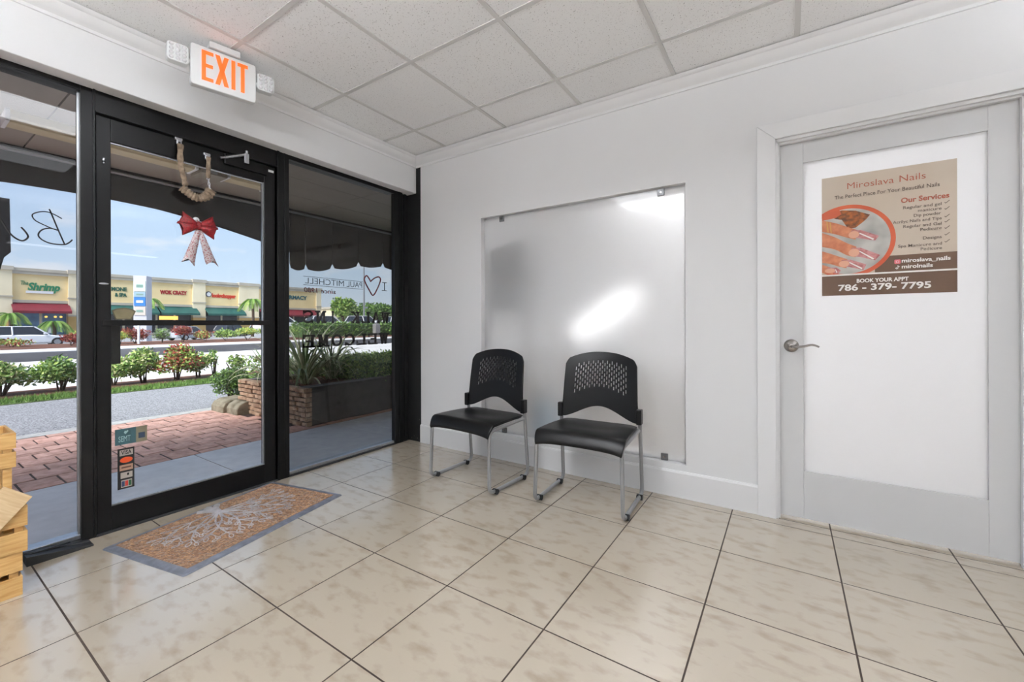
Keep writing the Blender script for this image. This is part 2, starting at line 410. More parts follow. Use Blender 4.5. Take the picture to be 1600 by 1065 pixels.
# ---- unseen suspended lights added to brighten the ceiling, behind and beside the camera
m_up = mat('fill_uplight_diffuser', (245, 248, 252), 0.5, emit=FILL_UP * 1.0); m_upd = mat('dimmed_fill_uplight_diffuser', (245, 248, 252), 0.5, emit=FILL_UP * 0.09); m_dn = mat('fill_downlight_diffuser', (245, 248, 252), 0.5, emit=3.0)
for x, y0, y1, lab in ((1.75, -4.4, -3.0, 'long added fill light behind the camera on the storefront side'), (4.4, -1.9, -0.5, 'long added fill light right of the white door'), (4.4, -4.7, -3.3, 'long added fill light at the rear right of the salon')):
    t = thing('added_fill_light', (x, (y0 + y1) / 2, 2.0), lab, 'added fill light', 'added suspended fill lights')
    MB().box(x - 0.12, x + 0.12, y0, y0 + 0.02, 2.0, 2.08).box(x - 0.12, x + 0.12, y1 - 0.02, y1, 2.0, 2.08).box(x - 0.12, x - 0.11, y0, y1, 2.0, 2.08).box(x + 0.11, x + 0.12, y0, y1, 2.0, 2.08).build('housing', m_tbar, t)
    MB().box(x - 0.11, x + 0.11, y0 + 0.02, y1 - 0.02, 2.068, 2.074).build('upper_diffuser', m_upd if y1 > -1 else m_up, t)
    MB().box(x - 0.11, x + 0.11, y0 + 0.02, y1 - 0.02, 2.004, 2.010).build('lower_diffuser', m_dn, t)
    for q in (y0 + 0.15, y1 - 0.15): MB().tube([(x, q, 2.07), (x, q, CZ + 0.002)], 0.002, 6).build('suspension_wire', m_alu, t)

# ---- crown moulding
prof = [(0.0, 2.478), (0.010, 2.478), (0.013, 2.492), (0.020, 2.497), (0.034, 2.503), (0.050, 2.516), (0.062, 2.534), (0.078, 2.538), (0.086, 2.5485), (0.0, 2.5485)]
tag(MB().prism(prof, 0.1, RX, lambda a, b, h: (h, -a, b)).build('trim_1', m_trim, smooth=True), 'white crown moulding along the door wall', 'moulding', kind='structure')
tag(MB().prism(prof, RY, 0.0, lambda a, b, h: (0.092 + a, h, b)).build('trim_2', m_trim, smooth=True), 'white crown moulding along the bulkhead', 'moulding', kind='structure')
tag(MB().prism([(0, 0), (0.013, 0), (0.013, 0.150), (0.008, 0.160), (0, 0.163)], 0.147, 2.772, lambda a, b, h: (h, -a, b)).build('baseboard_back', m_trim), 'tall white baseboard under the frosted window', 'baseboard', kind='structure')
tag(MB().prism([(0, 0), (0.013, 0), (0.013, 0.150), (0.008, 0.160), (0, 0.163)], 3.866, RX, lambda a, b, h: (h, -a, b)).build('baseboard_right', m_trim), 'white baseboard right of the door', 'baseboard', kind='structure')

# ---- white door with casing
tr = thing('trim_3', (3.32, 0, 0), 'wide flat white casing around the white door', 'door casing', kind='structure')
MB().prism([(2.772, 0), (2.860, 0), (2.860, 2.068), (2.772, 2.156)], -0.019, 0.0, lambda a, b, h: (a, h, b)).build('casing_side', m_trim, tr, bevel=0.002)
MB().prism([(3.866, 0), (3.778, 0), (3.778, 2.068), (3.866, 2.156)], -0.019, 0.0, lambda a, b, h: (a, h, b)).build('casing_side', m_trim, tr, bevel=0.002)
MB().prism([(2.772, 2.156), (2.860, 2.068), (3.778, 2.068), (3.866, 2.156)], -0.019, 0.0, lambda a, b, h: (a, h, b)).build('casing_head', m_trim, tr, bevel=0.002)
MB().box(2.852, 2.870, -0.004, 0.14, 0, 2.062).box(3.770, 3.788, -0.004, 0.14, 0, 2.062).box(2.852, 3.788, -0.004, 0.14, 2.052, 2.07).box(2.870, 2.878, 0.010, 0.034, 0, 2.05).box(3.762, 3.770, 0.010, 0.034, 0, 2.05).box(2.87, 3.77, 0.010, 0.034, 2.042, 2.052).build('jamb', m_trim, tr, bevel=0.001)
door = thing('door_2', (3.32, 0.055, 0), 'white interior door with a large milky glass panel', 'door', kind='structure')
px0, px1, pz0, pz1 = 2.984, 3.668, 0.268, 1.930
MB().box(2.873, px0, 0.036, 0.076, 0.014, 2.048).build('stile', m_doorw, door, bevel=0.0015)
MB().box(px1, 3.767, 0.036, 0.076, 0.014, 2.048).build('stile', m_doorw, door, bevel=0.0015)
MB().box(px0, px1, 0.036, 0.076, pz1, 2.048).build('rail', m_doorw, door, bevel=0.0015)
MB().box(px0, px1, 0.036, 0.076, 0.014, pz0).build('rail', m_doorw, door, bevel=0.0015)
MB().box(px0, px1, 0.046, 0.054, pz0, pz1).build('glass_panel', m_milk, door)
hd = MB().lathe([(0.001, 0), (0.034, 0), (0.035, 0.004), (0.031, 0.010), (0.020, 0.016), (0.013, 0.020), (0.012, 0.050), (0.001, 0.052)], 28, lambda a, b, c: (2.930 + a, 0.036 - c, 0.943 + b)).build('handle', m_chrome, door, smooth=True)
tag(hd, 'round satin nickel rose with curved lever')
pts = spline([(2.930, -0.012, 0.943), (2.950, -0.018, 0.939), (2.985, -0.020, 0.943), (3.015, -0.019, 0.951), (3.036, -0.017, 0.948), (3.050, -0.016, 0.941)], 5)
MB().tube(pts, [0.009 * (1 - 0.35 * abs(i / (len(pts) - 1) - 0.25)) for i in range(len(pts))], 10, flat=0.75).build('lever', m_chrome, hd, smooth=True)
MB().ell((2.930, -0.017, 0.941), (0.004, 0.003, 0.006), 8, 6).build('keyhole', m_blackm, hd, smooth=True)
for z in (0.25, 1.05, 1.85): MB().tube([(3.772, 0.028, z - 0.04), (3.772, 0.028, z + 0.04)], 0.006, 8).build('hinge', m_chrome, door)

# ---- frosted window
w3 = thing('window_3', (1.61, 0.05, WZ0), 'large frosted glass panel held by metal clips behind the chairs', 'window', kind='structure')
MB().box(WX0, WX0 + 0.006, 0.0, 0.14, WZ0, WZ1).box(WX1 - 0.006, WX1, 0, 0.14, WZ0, WZ1).box(WX0, WX1, 0, 0.14, WZ1 - 0.006, WZ1).box(WX0, WX1, 0, 0.14, WZ0, WZ0 + 0.006).build('reveal_lining', m_trim, w3)
MB().box(WX0 + 0.006, WX0 + 0.03, 0.045, 0.07, WZ0, WZ1).box(WX1 - 0.02, WX1 - 0.006, 0.045, 0.07, WZ0, WZ1).box(WX0, WX1, 0.045, 0.07, WZ1 - 0.022, WZ1).box(WX0, WX1, 0.045, 0.07, WZ0, WZ0 + 0.022).build('stop_bead', m_trim, w3, bevel=0.002)
MB().box(WX0 + 0.022, WX1 - 0.012, 0.030, 0.040, WZ0 + 0.012, WZ1 - 0.014).build('frosted_pane', m_frost, w3)
for x, z in ((1.020, 1.896), (2.245, 1.894), (2.262, 0.226), (1.040, 0.226)):
    c = MB().box(x - 0.021, x + 0.021, 0.018, 0.030, z - 0.021, z + 0.021).build('clip', m_clip, w3, bevel=0.002)
    MB().tube([(x, 0.019, z), (x, 0.0155, z)], 0.006, 10).build('screw', m_chrome, c)

# ---- room behind the frosted window
tag(MB().box(0.147, RX, 2.4, 2.5, 0, 2.7).build('wall_back_room_far', m_wall), 'white wall of the room behind the frosted glass', 'wall', kind='structure')
tag(MB().box(0.05, 0.147, 0.14, 2.5, 0, 2.7).build('wall_back_room_left', m_wall), 'white side wall of the room behind the frosted glass', 'wall', kind='structure')
tag(MB().box(4.3, 4.4, 0.14, 2.4, 0, 2.7).build('wall_back_room_right', m_wall), 'white end wall of the room behind the white door', 'wall', kind='structure')
tag(MB().box(0.05, RX, 0.14, 2.5, 2.6, 2.7).build('ceiling_back_room', m_wall), 'white ceiling of the room behind the frosted glass', 'ceiling', kind='structure')
tag(MB().box(0.05, RX, 0.14, 2.5, -0.1, -0.002).build('floor_back_room', m_ftile), 'beige floor of the room behind the frosted glass', 'floor', kind='structure')
t = thing('ceiling_light', (2.4, 1.3, 2.6), 'bright ceiling light in the room behind the frosted glass', 'ceiling light')
MB().box(1.6, 3.2, 1.0, 1.6, 2.57, 2.6).build('light_frame', m_tbar, t)
MB().box(1.63, 3.17, 1.03, 1.57, 2.562, 2.571).build('diffuser', m_diffb, t)
t = thing('table_lamp', (1.55, 0.62, 0.70), 'bright slanting lamp glowing behind the frosted glass', 'lamp')
MB().tube([(1.50, 0.40, 0.98), (1.96, 0.40, 1.27)], 0.075, 14).build('glowing_tube', mat('lamp_glow', (255, 255, 255), 0.5, emit=2.9), t, smooth=True)
MB().tube(fillet([(1.55, 0.62, 0.71), (1.55, 0.62, 1.20), (1.70, 0.45, 1.10)], 0.1), 0.012, 10).build('lamp_arm', m_alu, t, smooth=True)
MB().lathe([(0.001, 0), (0.11, 0), (0.11, 0.012), (0.02, 0.025), (0.001, 0.026)], 24, lambda a, b, c: (1.55 + a, 0.62 + b, 0.70 + c)).build('lamp_base', m_alu, t, smooth=True)
t = thing('desk', (1.75, 0.70, 0), 'white table dimly seen behind the frosted glass', 'table')
MB().box(1.30, 2.30, 0.48, 0.95, 0.67, 0.70).build('desk_top', m_trim, t, bevel=0.003)
for x in (1.34, 2.26):
    for y in (0.52, 0.91): MB().box(x - 0.02, x + 0.02, y - 0.02, y + 0.02, 0, 0.67).build('leg', m_alu, t)
m_shelf = mat('charcoal_board', (70, 70, 74), 0.6, rgb2=(60, 60, 64), scale=6)
t = thing('shelf_unit', (0.86, 0.30, 0), 'dark shelf blurred at the left of the frosted glass', 'shelf')
for x in (0.60, 1.12):
    for y in (0.20, 0.42): MB().box(x - 0.012, x + 0.012, y - 0.012, y + 0.012, 0, 1.72).build('post', m_alu, t)
for z in (0.30, 1.18, 1.50, 1.70): MB().box(0.59, 1.13, 0.19, 0.43, z - 0.012, z + 0.012).build('shelf', m_shelf, t)
MB().box(0.59, 1.13, 0.43, 0.44, 1.15, 1.72).build('back_panel', m_shelf, t)
MB().box(0.575, 0.588, 0.19, 0.43, 1.15, 1.72).build('side_panel', m_shelf, t)
def bottle(x, y, z, rgb, lab, h=0.2, r=0.04):
    t = thing('bottle', (x, y, z), lab, 'bottle')
    MB().lathe([(0.001, 0), (r, 0), (r, h * 0.62), (r * 0.45, h * 0.8), (r * 0.45, h * 0.9)], 16, lambda a, b, c: (x + a, y + b, z + c)).build('body', mat('bottle_body', rgb, 0.4, jitter=0.01), t, smooth=True)
    MB().lathe([(0.001, 0.9 * h), (r * 0.5, 0.9 * h), (r * 0.5, h), (0.001, h)], 16, lambda a, b, c: (x + a, y + b, z + c)).build('cap', m_blackm, t, smooth=True)
bottle(1.02, 0.31, 1.194, (40, 40, 44), 'black bottle on the dark shelf behind the frosted glass', 0.26, 0.045)
bottle(0.88, 0.31, 1.194, (150, 150, 155), 'grey bottle on the dark shelf behind the frosted glass', 0.22, 0.04)
bottle(1.28, 0.26, 0.0, (60, 150, 190), 'blue jug on the floor behind the frosted glass', 0.52, 0.10)

# ================================================================== STOREFRONT
w1 = thing('window_1', (-0.03, -2.8, 0), 'storefront pane left of the entrance door in a black frame', 'window', kind='structure')
w2 = thing('window_2', (-0.03, -0.6, 0), 'tinted storefront pane right of the entrance door in a black frame', 'window', kind='structure')
w4 = thing('added_window', (-0.03, -4.8, 0), 'unseen storefront panes added for daylight left of the crates', 'window', kind='structure')  # out of view, added to let more daylight into the room
for o, y0, y1, gm in ((w1, -3.45, -2.152, m_glassl), (w2, -1.116, -0.172, m_glassd), (w4, -4.83, -3.5, m_glassl), (w4, -6.2, -4.88, m_glassl)):
    MB().box(-0.038, -0.032, y0, y1, 0.028, 2.222).build('pane', gm, o)
    MB().box(-0.085, 0.0, y0, y1, 2.222, 2.252).build('frame_head', m_black, o, bevel=0.002)
    MB().box(-0.085, -0.012, y0, y1, 0.0, 0.030).build('frame_sill', m_alu, o, bevel=0.002)
    MB().box(-0.012, 0.006, y0, y1, 0.0, 0.012).build('sill_seal', m_rubber, o, bevel=0.002)
MB().box(-0.085, 0.0, -2.152, -2.100, 0, 2.252).box(-0.085, 0.008, -2.108, -2.099, 0, 2.252).build('mullion', m_black, w1, bevel=0.002)
MB().box(-0.085, 0.0, -3.5, -3.45, 0, 2.252).build('jamb', m_black, w1, bevel=0.002)
MB().box(-0.085, 0.0, -4.88, -4.83, 0, 2.252).build('mullion', m_black, w4, bevel=0.002)
MB().box(-0.03, -0.024, -2.160, -2.152, 0.03, 2.222).build('glazing_bead', m_alu, w1)
MB().box(-0.085, 0.0, -1.200, -1.116, 0, 2.252).box(-0.085, 0.010, -1.20, -1.185, 0, 2.252).box(-0.085, 0.005, -1.150, -1.142, 0, 2.252).build('mullion', m_black, w2, bevel=0.002)
MB().box(-0.045, 0.0, -0.172, -0.085, 0, 2.252).box(-0.085, 0.006, -0.125, -0.085, 0, 2.252).build('jamb', m_black, w2, bevel=0.002)
MB().box(-0.085, -0.02, -0.085, 0.0, 0, 2.252).box(-0.09, 0.147, 0.0, 0.14, 0, 2.55).box(-0.085, -0.005, -0.05, -0.03, 0, 2.252).build('corner_filler', m_blackm, w2)
for (x, y, z) in ((0.10, -0.002, 0.03), (0.06, -0.002, 0.045), (0.03, -0.002, 0.025), (0.125, -0.002, 0.20), (0.0, -0.045, 0.35), (0.09, -0.002, 1.55)):
    MB().ell((x, y, z), (0.004, 0.003, 0.004), 8, 6).build('screw_head', m_chrome, w2, smooth=True)

d1 = thing('door_1', (-0.03, -1.65, 0), 'black framed glass entrance door', 'door', kind='structure')
MB().box(-0.085, 0.0, -2.10, -1.20, 2.142, 2.252).box(-0.085, 0.012, -2.10, -1.20, 2.136, 2.146).build('door_header', m_black, d1, bevel=0.002)
MB().box(-0.062, -0.012, -2.094, -2.038, 0.006, 2.132).build('stile', m_black, d1, bevel=0.002)
MB().box(-0.062, -0.012, -1.276, -1.206, 0.006, 2.132).build('stile', m_black, d1, bevel=0.002)
MB().box(-0.062, -0.012, -2.038, -1.276, 2.016, 2.132).build('rail', m_black, d1, bevel=0.002)
MB().box(-0.062, -0.012, -2.038, -1.276, 0.006, 0.128).build('rail', m_black, d1, bevel=0.002)
MB().box(-0.058, -0.006, -2.075, -1.245, 1.062, 1.092).build('push_bar', m_black, d1, bevel=0.002)
MB().box(-0.040, -0.034, -2.038, -1.276, 0.128, 1.062).build('pane', m_glass, d1)
MB().box(-0.040, -0.034, -2.038, -1.276, 1.092, 2.016).build('pane', m_glass, d1)
MB().box(-0.034, -0.020, -2.038, -1.276, 0.126, 0.136).build('glazing_bead', m_alu, d1)
MB().box(-0.034, -0.022, -1.284, -1.276, 0.128, 2.016).build('glazing_bead', m_alu, d1)
MB().box(-0.034, -0.024, -2.038, -1.276, 2.010, 2.018).build('glazing_bead', m_alu, d1)
MB().box(-0.09, 0.01, -2.10, -1.20, 0.0, 0.008).build('threshold', m_rubber, d1)
ph = MB().tube(fillet([(-0.062, -2.005, 1.05), (-0.11, -2.005, 1.05), (-0.11, -2.005, 0.875), (-0.062, -2.005, 0.875)], 0.02), 0.012, 10).build('pull_handle', m_black, d1, smooth=True)
MB().box(-0.066, -0.060, -2.03, -1.99, 0.86, 1.065).build('back_plate', m_black, ph, bevel=0.002)
MB().ell((-0.010, -2.066, 1.277), (0.004, 0.020, 0.006), 14, 8).build('lock_escutcheon', m_alu, d1, smooth=True)
MB().tube([(-0.008, -2.066, 1.905), (-0.008, -2.066, 1.918)], 0.006, 8).ell((-0.008, -2.066, 1.895), (0.004, 0.005, 0.006), 8, 6).build('latch_bolt', m_alu, d1, smooth=True)
MB().box(-0.012, -0.0105, -1.250, -1.215, 2.095, 2.110).build('label_sticker', mat('white_sticker', (232, 232, 230), 0.6, jitter=0.01), d1)
MB().box(-0.012, 0.006, -1.52, -1.26, 2.062, 2.128).build('closer_body', m_black, d1, bevel=0.004)
ca = MB().tube([(0.012, -1.545, 2.088), (0.014, -1.515, 2.100)], 0.006, 8).tube([(0.014, -1.520, 2.098), (0.016, -1.412, 2.148)], 0.0085, 10).build('closer_arm', m_alu, d1, smooth=True)
MB().box(0.010, 0.022, -1.412, -1.385, 2.098, 2.160).tube([(0.016, -1.398, 2.158), (0.016, -1.398, 2.178)], 0.009, 10).build('arm_bracket', m_alu, ca, bevel=0.002)

# ---- strap (covered chain) across the top of the door
m_strap = mat('taupe_fabric', (150, 132, 112), 0.9, rgb2=(108, 92, 76), scale=40, bump=0.3, bscale=70)
t = thing('door_strap', (0.02, -1.68, 1.80), 'taupe fabric covered chain hanging at the top of the glass door', 'chain')
for y, z in ((-1.752, 2.128), (-1.612, 2.085)):
    b = MB().box(-0.012, 0.004, y - 0.018, y + 0.018, z - 0.006, z + 0.010).box(-0.006, 0.010, y - 0.012, y + 0.012, z - 0.030, z - 0.004).build('bracket', m_alu, t, bevel=0.003)
    MB().tube([(0.011, y, z - 0.022), (0.0125, y, z - 0.022)], 0.006, 10).build('bolt', m_blackm, b)
def wrinkle(pts, r, amp, f):
    return [r * (1 + amp * math.sin(i * f) + 0.3 * amp * math.sin(i * 2.3 * f)) for i in range(len(pts))]
p = spline([(0.022, -1.750, 2.095), (0.022, -1.752, 2.02), (0.022, -1.745, 1.95), (0.022, -1.735, 1.905), (0.022, -1.728, 1.865)], 8)
MB().tube(p, wrinkle(p, 0.0145, 0.12, 0.9), 12, flat=0.55, up=(1, 0, 0)).build('sleeve', m_strap, t, smooth=True)
p = spline([(0.022, -1.748, 1.850), (0.024, -1.722, 1.832), (0.024, -1.695, 1.815), (0.024, -1.665, 1.810), (0.024, -1.635, 1.822), (0.024, -1.612, 1.845), (0.024, -1.600, 1.872)], 8)
rs = wrinkle(p, 0.022, 0.16, 1.5); rs = [q * (1 + 0.6 * max(0, (i / len(rs)) - 0.55)) * (0.8 if i == len(rs) - 1 else 1) for i, q in enumerate(rs)]
MB().tube(p, rs, 14, flat=0.6, up=(1, 0, 0)).build('bunched_sleeve', m_strap, t, smooth=True)
p = spline([(0.020, -1.612, 2.068), (0.020, -1.612, 2.0), (0.021, -1.615, 1.94)], 8)
MB().tube(p, wrinkle(p, 0.012, 0.1, 1.1), 12, flat=0.6, up=(1, 0, 0)).build('sleeve', m_strap, t, smooth=True)
for k in range(5):
    z = 1.938 - k * 0.016
    a = [(0.022 + (0.005 * math.cos(q) if k % 2 else 0), -1.615 + 0.004 * k * 0.6 + (0 if k % 2 else 0.005 * math.cos(q)), z + 0.011 * math.sin(q)) for q in [i * PI / 5 for i in range(10)]]
    MB().tube(a, 0.002, 6, closed=True).build('chain_link', m_alu, t, smooth=True)

# ---- red bow
m_red = mat('red_glitter_ribbon', (140, 12, 22), 0.5, rgb2=(98, 5, 12), scale=140, detail=2, lo=0.4, hi=0.6, bump=0.25, bscale=180)
m_pinkg = mat('silver_pink_glitter_ribbon', (206, 196, 198), 0.4, rgb2=(158, 62, 70), scale=150, detail=2, lo=0.36, hi=0.50, bump=0.25, bscale=180)
BO = Vector((-0.008, -1.657, 1.648))
t = thing('ribbon_bow', BO, 'red glitter bow with silver pink tails hanging inside the door glass', 'bow')
def loop(s, tilt, L0, fx):
    vs = []; n = 16; L = 8; ct, st_ = math.cos(tilt), math.sin(tilt)
    for i in range(L + 1):
        q = i / L; wd = 0.010 + 0.030 * q ** 0.75; th = 0.009 + 0.018 * math.sin(PI * min(q * 0.9 + 0.1, 1)); a_ = 0.006 + L0 * q
        for k in range(n):
            a = 2 * PI * k / n; notch = -0.016 * (1 - abs(math.sin(a))) * (1 if i == L else 0)
            y_, z_ = a_ + notch, wd * math.sin(a)
            vs.append(BO + Vector((fx + th * math.cos(a), s * (y_ * ct - z_ * st_), y_ * st_ + z_ * ct)))
    fs = [(i * n + k, i * n + (k + 1) % n, (i + 1) * n + (k + 1) % n, (i + 1) * n + k) for i in range(L) for k in range(n)]
    return MB().add(vs, fs)
for s in (-1, 1):
    loop(s, 0.38, 0.092, 0.004).build('bow_loop', m_red, t, smooth=True, solid=0.002)
    loop(s, -0.30, 0.090, 0.010).build('bow_loop', m_red, t, smooth=True, solid=0.002)
MB().ell(BO + Vector((0.016, 0, 0.002)), (0.012, 0.017, 0.026), 14, 10).build('knot', m_red, t, smooth=True)
def tail(y1, lean):
    vs = []; n = 10
    for i in range(n + 1):
        q = i / n; c = y1 * q; w = 0.012 + 0.020 * q; z = -0.012 - 0.215 * q
        vs += [BO + Vector((0.008 + 0.006 * math.sin(q * 5), c - w, z + (0.0 if i < n else 0.006))), BO + Vector((0.010 + 0.006 * math.sin(q * 5), c, z + (0.0 if i < n else 0.030))), BO + Vector((0.008 + 0.006 * math.sin(q * 5 + 0.5), c + w, z - (0.0 if i < n else lean)))]
    fs = []
    for i in range(n): fs += [(3 * i, 3 * i + 1, 3 * i + 4, 3 * i + 3), (3 * i + 1, 3 * i + 2, 3 * i + 5, 3 * i + 4)]
    return MB().add(vs, fs)
tail(-0.050, 0.012).build('tail', m_pinkg, t, smooth=True, solid=0.0015)
tail(0.074, 0.0).build('tail', m_pinkg, t, smooth=True, solid=0.0015)
cup = MB().lathe([(0.001, 0), (0.017, 0.0), (0.016, 0.004), (0.007, 0.009), (0.006, 0.016), (0.001, 0.017)], 18, lambda a, b, c: (-0.033 + c, -1.657 + a, 1.690 + b)).build('suction_cup', mat('clear_plastic', (230, 236, 240), 0.15, jitter=0.01), t, smooth=True)
MB().tube(spline([(-0.018, -1.657, 1.690), (-0.006, -1.657, 1.680), (-0.003, -1.657, 1.668), (-0.010, -1.657, 1.660)], 5), 0.0018, 8).build('hook', m_chrome, cup, smooth=True)

# ---- decals and lettering on the glass
m_ink = mat('black_vinyl', (20, 20, 22), 0.5, jitter=0.01)
m_inkr = mat('dark_red_vinyl', (120, 24, 34), 0.5, jitter=0.01)
m_inkb = mat('brown_black_vinyl', (38, 33, 30), 0.55, jitter=0.01)
GXL = -0.0405
def ribbon(mb, pts2, w, X=GXL, n=6):
    P = spline([(X, a, b) for a, b in pts2], n)
    mb.tube(P, w / 2, 8, flat=1.0, up=(1, 0, 0)); return mb
t = thing('window_script', (GXL, -2.28, 1.45), 'black handwritten script letters on the left storefront pane', 'lettering')
mb = MB()
ribbon(mb, [(-2.251, 1.621), (-2.246, 1.609), (-2.224, 1.536), (-2.2, 1.461)], 0.006)
ribbon(mb, [(-2.209, 1.584), (-2.23, 1.597), (-2.254, 1.606), (-2.28, 1.602), (-2.304, 1.584), (-2.297, 1.56), (-2.271, 1.544), (-2.242, 1.531), (-2.218, 1.524)], 0.005)
ribbon(mb, [(-2.218, 1.524), (-2.248, 1.53), (-2.274, 1.518), (-2.286, 1.492), (-2.274, 1.471), (-2.245, 1.458), (-2.203, 1.459), (-2.185, 1.471), (-2.173, 1.488)], 0.006)
mb.build('letter', m_ink, t, smooth=True)
ribbon(MB(), [(-2.339, 1.518), (-2.325, 1.498), (-2.318, 1.476), (-2.333, 1.457), (-2.352, 1.462), (-2.371, 1.482), (-2.386, 1.513), (-2.412, 1.573)], 0.007).build('letter', m_ink, t, smooth=True)

t = thing('window_slogan', (GXL, -0.6, 1.30), 'thin dark slogan with a heart on the tinted storefront pane', 'lettering')
ribbon(MB(), [(-0.402, 1.425), (-0.357, 1.459), (-0.317, 1.473), (-0.296, 1.458), (-0.302, 1.425), (-0.332, 1.365), (-0.375, 1.31), (-0.417, 1.359), (-0.45, 1.409), (-0.462, 1.444), (-0.44, 1.472), (-0.416, 1.452), (-0.402, 1.433)], 0.011).build('heart', m_inkr, t, smooth=True)
text('lettering', 'PAUL', 0.06, m_ink, t, (GXL, -0.485, 1.366), '-X', width=0.145, height=0.044, bold=-0.0006)
text('lettering', 'MITCHELL', 0.06, m_ink, t, (GXL, -0.655, 1.366), '-X', width=0.322, height=0.044, bold=-0.0006)
text('lettering', 'since', 0.05, m_inkr, t, (GXL, -0.727, 1.302), '-X', width=0.125, bold=0.0006, shear=0.15)
text('lettering', '1980', 0.05, m_inkr, t, (GXL, -0.880, 1.302), '-X', width=0.105, bold=0.0006, shear=0.15)
MB().box(GXL - 0.001, GXL, -0.99, -0.474, 1.4165, 1.4195).build('rule', m_ink, t)
MB().box(GXL - 0.001, GXL, -0.99, -0.474, 1.354, 1.357).build('rule', m_ink, t)
MB().box(GXL - 0.001, GXL, -0.256, -0.248, 1.36, 1.43).box(GXL - 0.001, GXL, -0.278, -0.226, 1.426, 1.431).box(GXL - 0.001, GXL, -0.280, -0.226, 1.357, 1.362).build('letter', m_ink, t)

def slab(ch, w, h):
    """slab serif letters from thick strokes; returns polygons in a w x h box"""
    T = w * 0.24; th = h * 0.15; P = []
    def R(x0, x1, y0, y1): P.append([(x0, y0), (x1, y0), (x1, y1), (x0, y1)])
    def Dg(xa, ya, xb, yb, t): P.append([(xa - t / 2, ya), (xa + t / 2, ya), (xb + t / 2, yb), (xb - t / 2, yb)])
    def serif(x, y, half=None): hf = half or T * 0.95; R(x - hf, x + hf, y, y + th) if y < h / 2 else R(x - hf, x + hf, y - th, y)
    if ch == 'I': R(w / 2 - T / 2, w / 2 + T / 2, 0, h); serif(w / 2, 0); serif(w / 2, h)
    if ch == 'L': R(T * .5, T * 1.5, 0, h); R(0, w, 0, th); serif(T, h); R(w - T * .6, w, 0, h * 0.38)
    if ch == 'E': R(T * .5, T * 1.5, 0, h); R(0, w, 0, th); R(0, w, h - th, h); R(T, w * .75, h / 2 - th / 2, h / 2 + th / 2); R(w - T * .6, w, 0, h * 0.34); R(w - T * .6, w, h * 0.66, h)
    if ch == 'W':
        a = w * 0.14; Dg(a, h, w * .32, 0, T); Dg(w * .5, h * .95, w * .32, 0, T * .8); Dg(w * .5, h * .95, w * .68, 0, T); Dg(w - a, h, w * .68, 0, T * .8); serif(a, h); serif(w - a, h); serif(w / 2, h, T * .6)
    if ch == 'M':
        R(T * .4, T * 1.3, 0, h); R(w - T * 1.3, w - T * .4, 0, h); Dg(T, h, w / 2, h * .1, T); Dg(w - T, h, w / 2, h * .1, T); serif(T * .85, 0); serif(w - T * .85, 0); R(0, T, h - th, h); R(w - T, w, h - th, h)
    if ch == 'A': Dg(w * .16, 0, w / 2, h, T * .8); Dg(w * .84, 0, w / 2, h, T); R(w * .25, w * .75, h * .28, h * .28 + th * .8); serif(w * .16, 0, T * .8); serif(w * .84, 0, T * .8)
    if ch == 'K': R(T * .5, T * 1.5, 0, h); Dg(T * 1.2, h * .42, w * .78, h, T * .8); Dg(w * .38, h * .52, w * .82, 0, T); serif(T, 0); serif(T, h); serif(w * .8, 0, T * .7); serif(w * .8, h, T * .7)
    if ch == 'N': R(T * .4, T * 1.3, 0, h); R(w - T * 1.3, w - T * .4, 0, h); Dg(T * .8, h, w - T * .9, 0, T); serif(T * .85, 0); R(0, T, h - th, h); serif(w - T * .85, h)
    if ch in 'OCS':
        def arc(cx, cy, rx, ry, a0, a1, t, n=12):
            for i in range(n):
                q0, q1 = a0 + (a1 - a0) * i / n, a0 + (a1 - a0) * (i + 1) / n
                P.append([(cx + rx * math.cos(q), cy + ry * math.sin(q)) for q in (q0, q1)] + [(cx + (rx - t) * math.cos(q), cy + (ry - th) * math.sin(q)) for q in (q1, q0)])
        if ch == 'O': arc(w / 2, h / 2, w / 2, h / 2, 0, 2 * PI, T, 20)
        if ch == 'C': arc(w / 2, h / 2, w / 2, h / 2, 0.6, 2 * PI - 0.6, T, 18); R(w * .8, w * .93, h * .68, h); R(w * .8, w * .93, 0, h * .32)
        if ch == 'S': arc(w / 2, h * .73, w * .46, h * .27, 0.3, 1.5 * PI, T * .9); arc(w / 2, h * .27, w * .46, h * .27, -PI + 0.3, PI / 2, T * .9); R(w * .82, w * .95, h * .66, h); R(w * .05, w * .18, 0, h * .34)
    return P
t = thing('window_notice', (GXL, -0.6, 0.88), 'heavy dark slab letters in two lines low on the tinted storefront pane', 'lettering')
for row, y0, y1, z0, h in (('WALK INS', -0.200, -1.012, 1.074, 0.095), ('WELCOME', -0.212, -1.012, 0.893, 0.095)):
    adv = (y0 - y1) / len(row)
    for i, ch in enumerate(row):
        if ch == ' ': continue
        mb = MB()
        for poly in slab(ch, adv * (0.86 if ch != 'I' else 0.5), h):
            off = 0 if ch != 'I' else adv * 0.2
            mb.prism(poly, GXL, GXL - 0.001, lambda a, b, q, i=i, off=off: (q, y0 - i * adv - a - off, z0 + b))
        mb.build('letter', m_inkb, t)

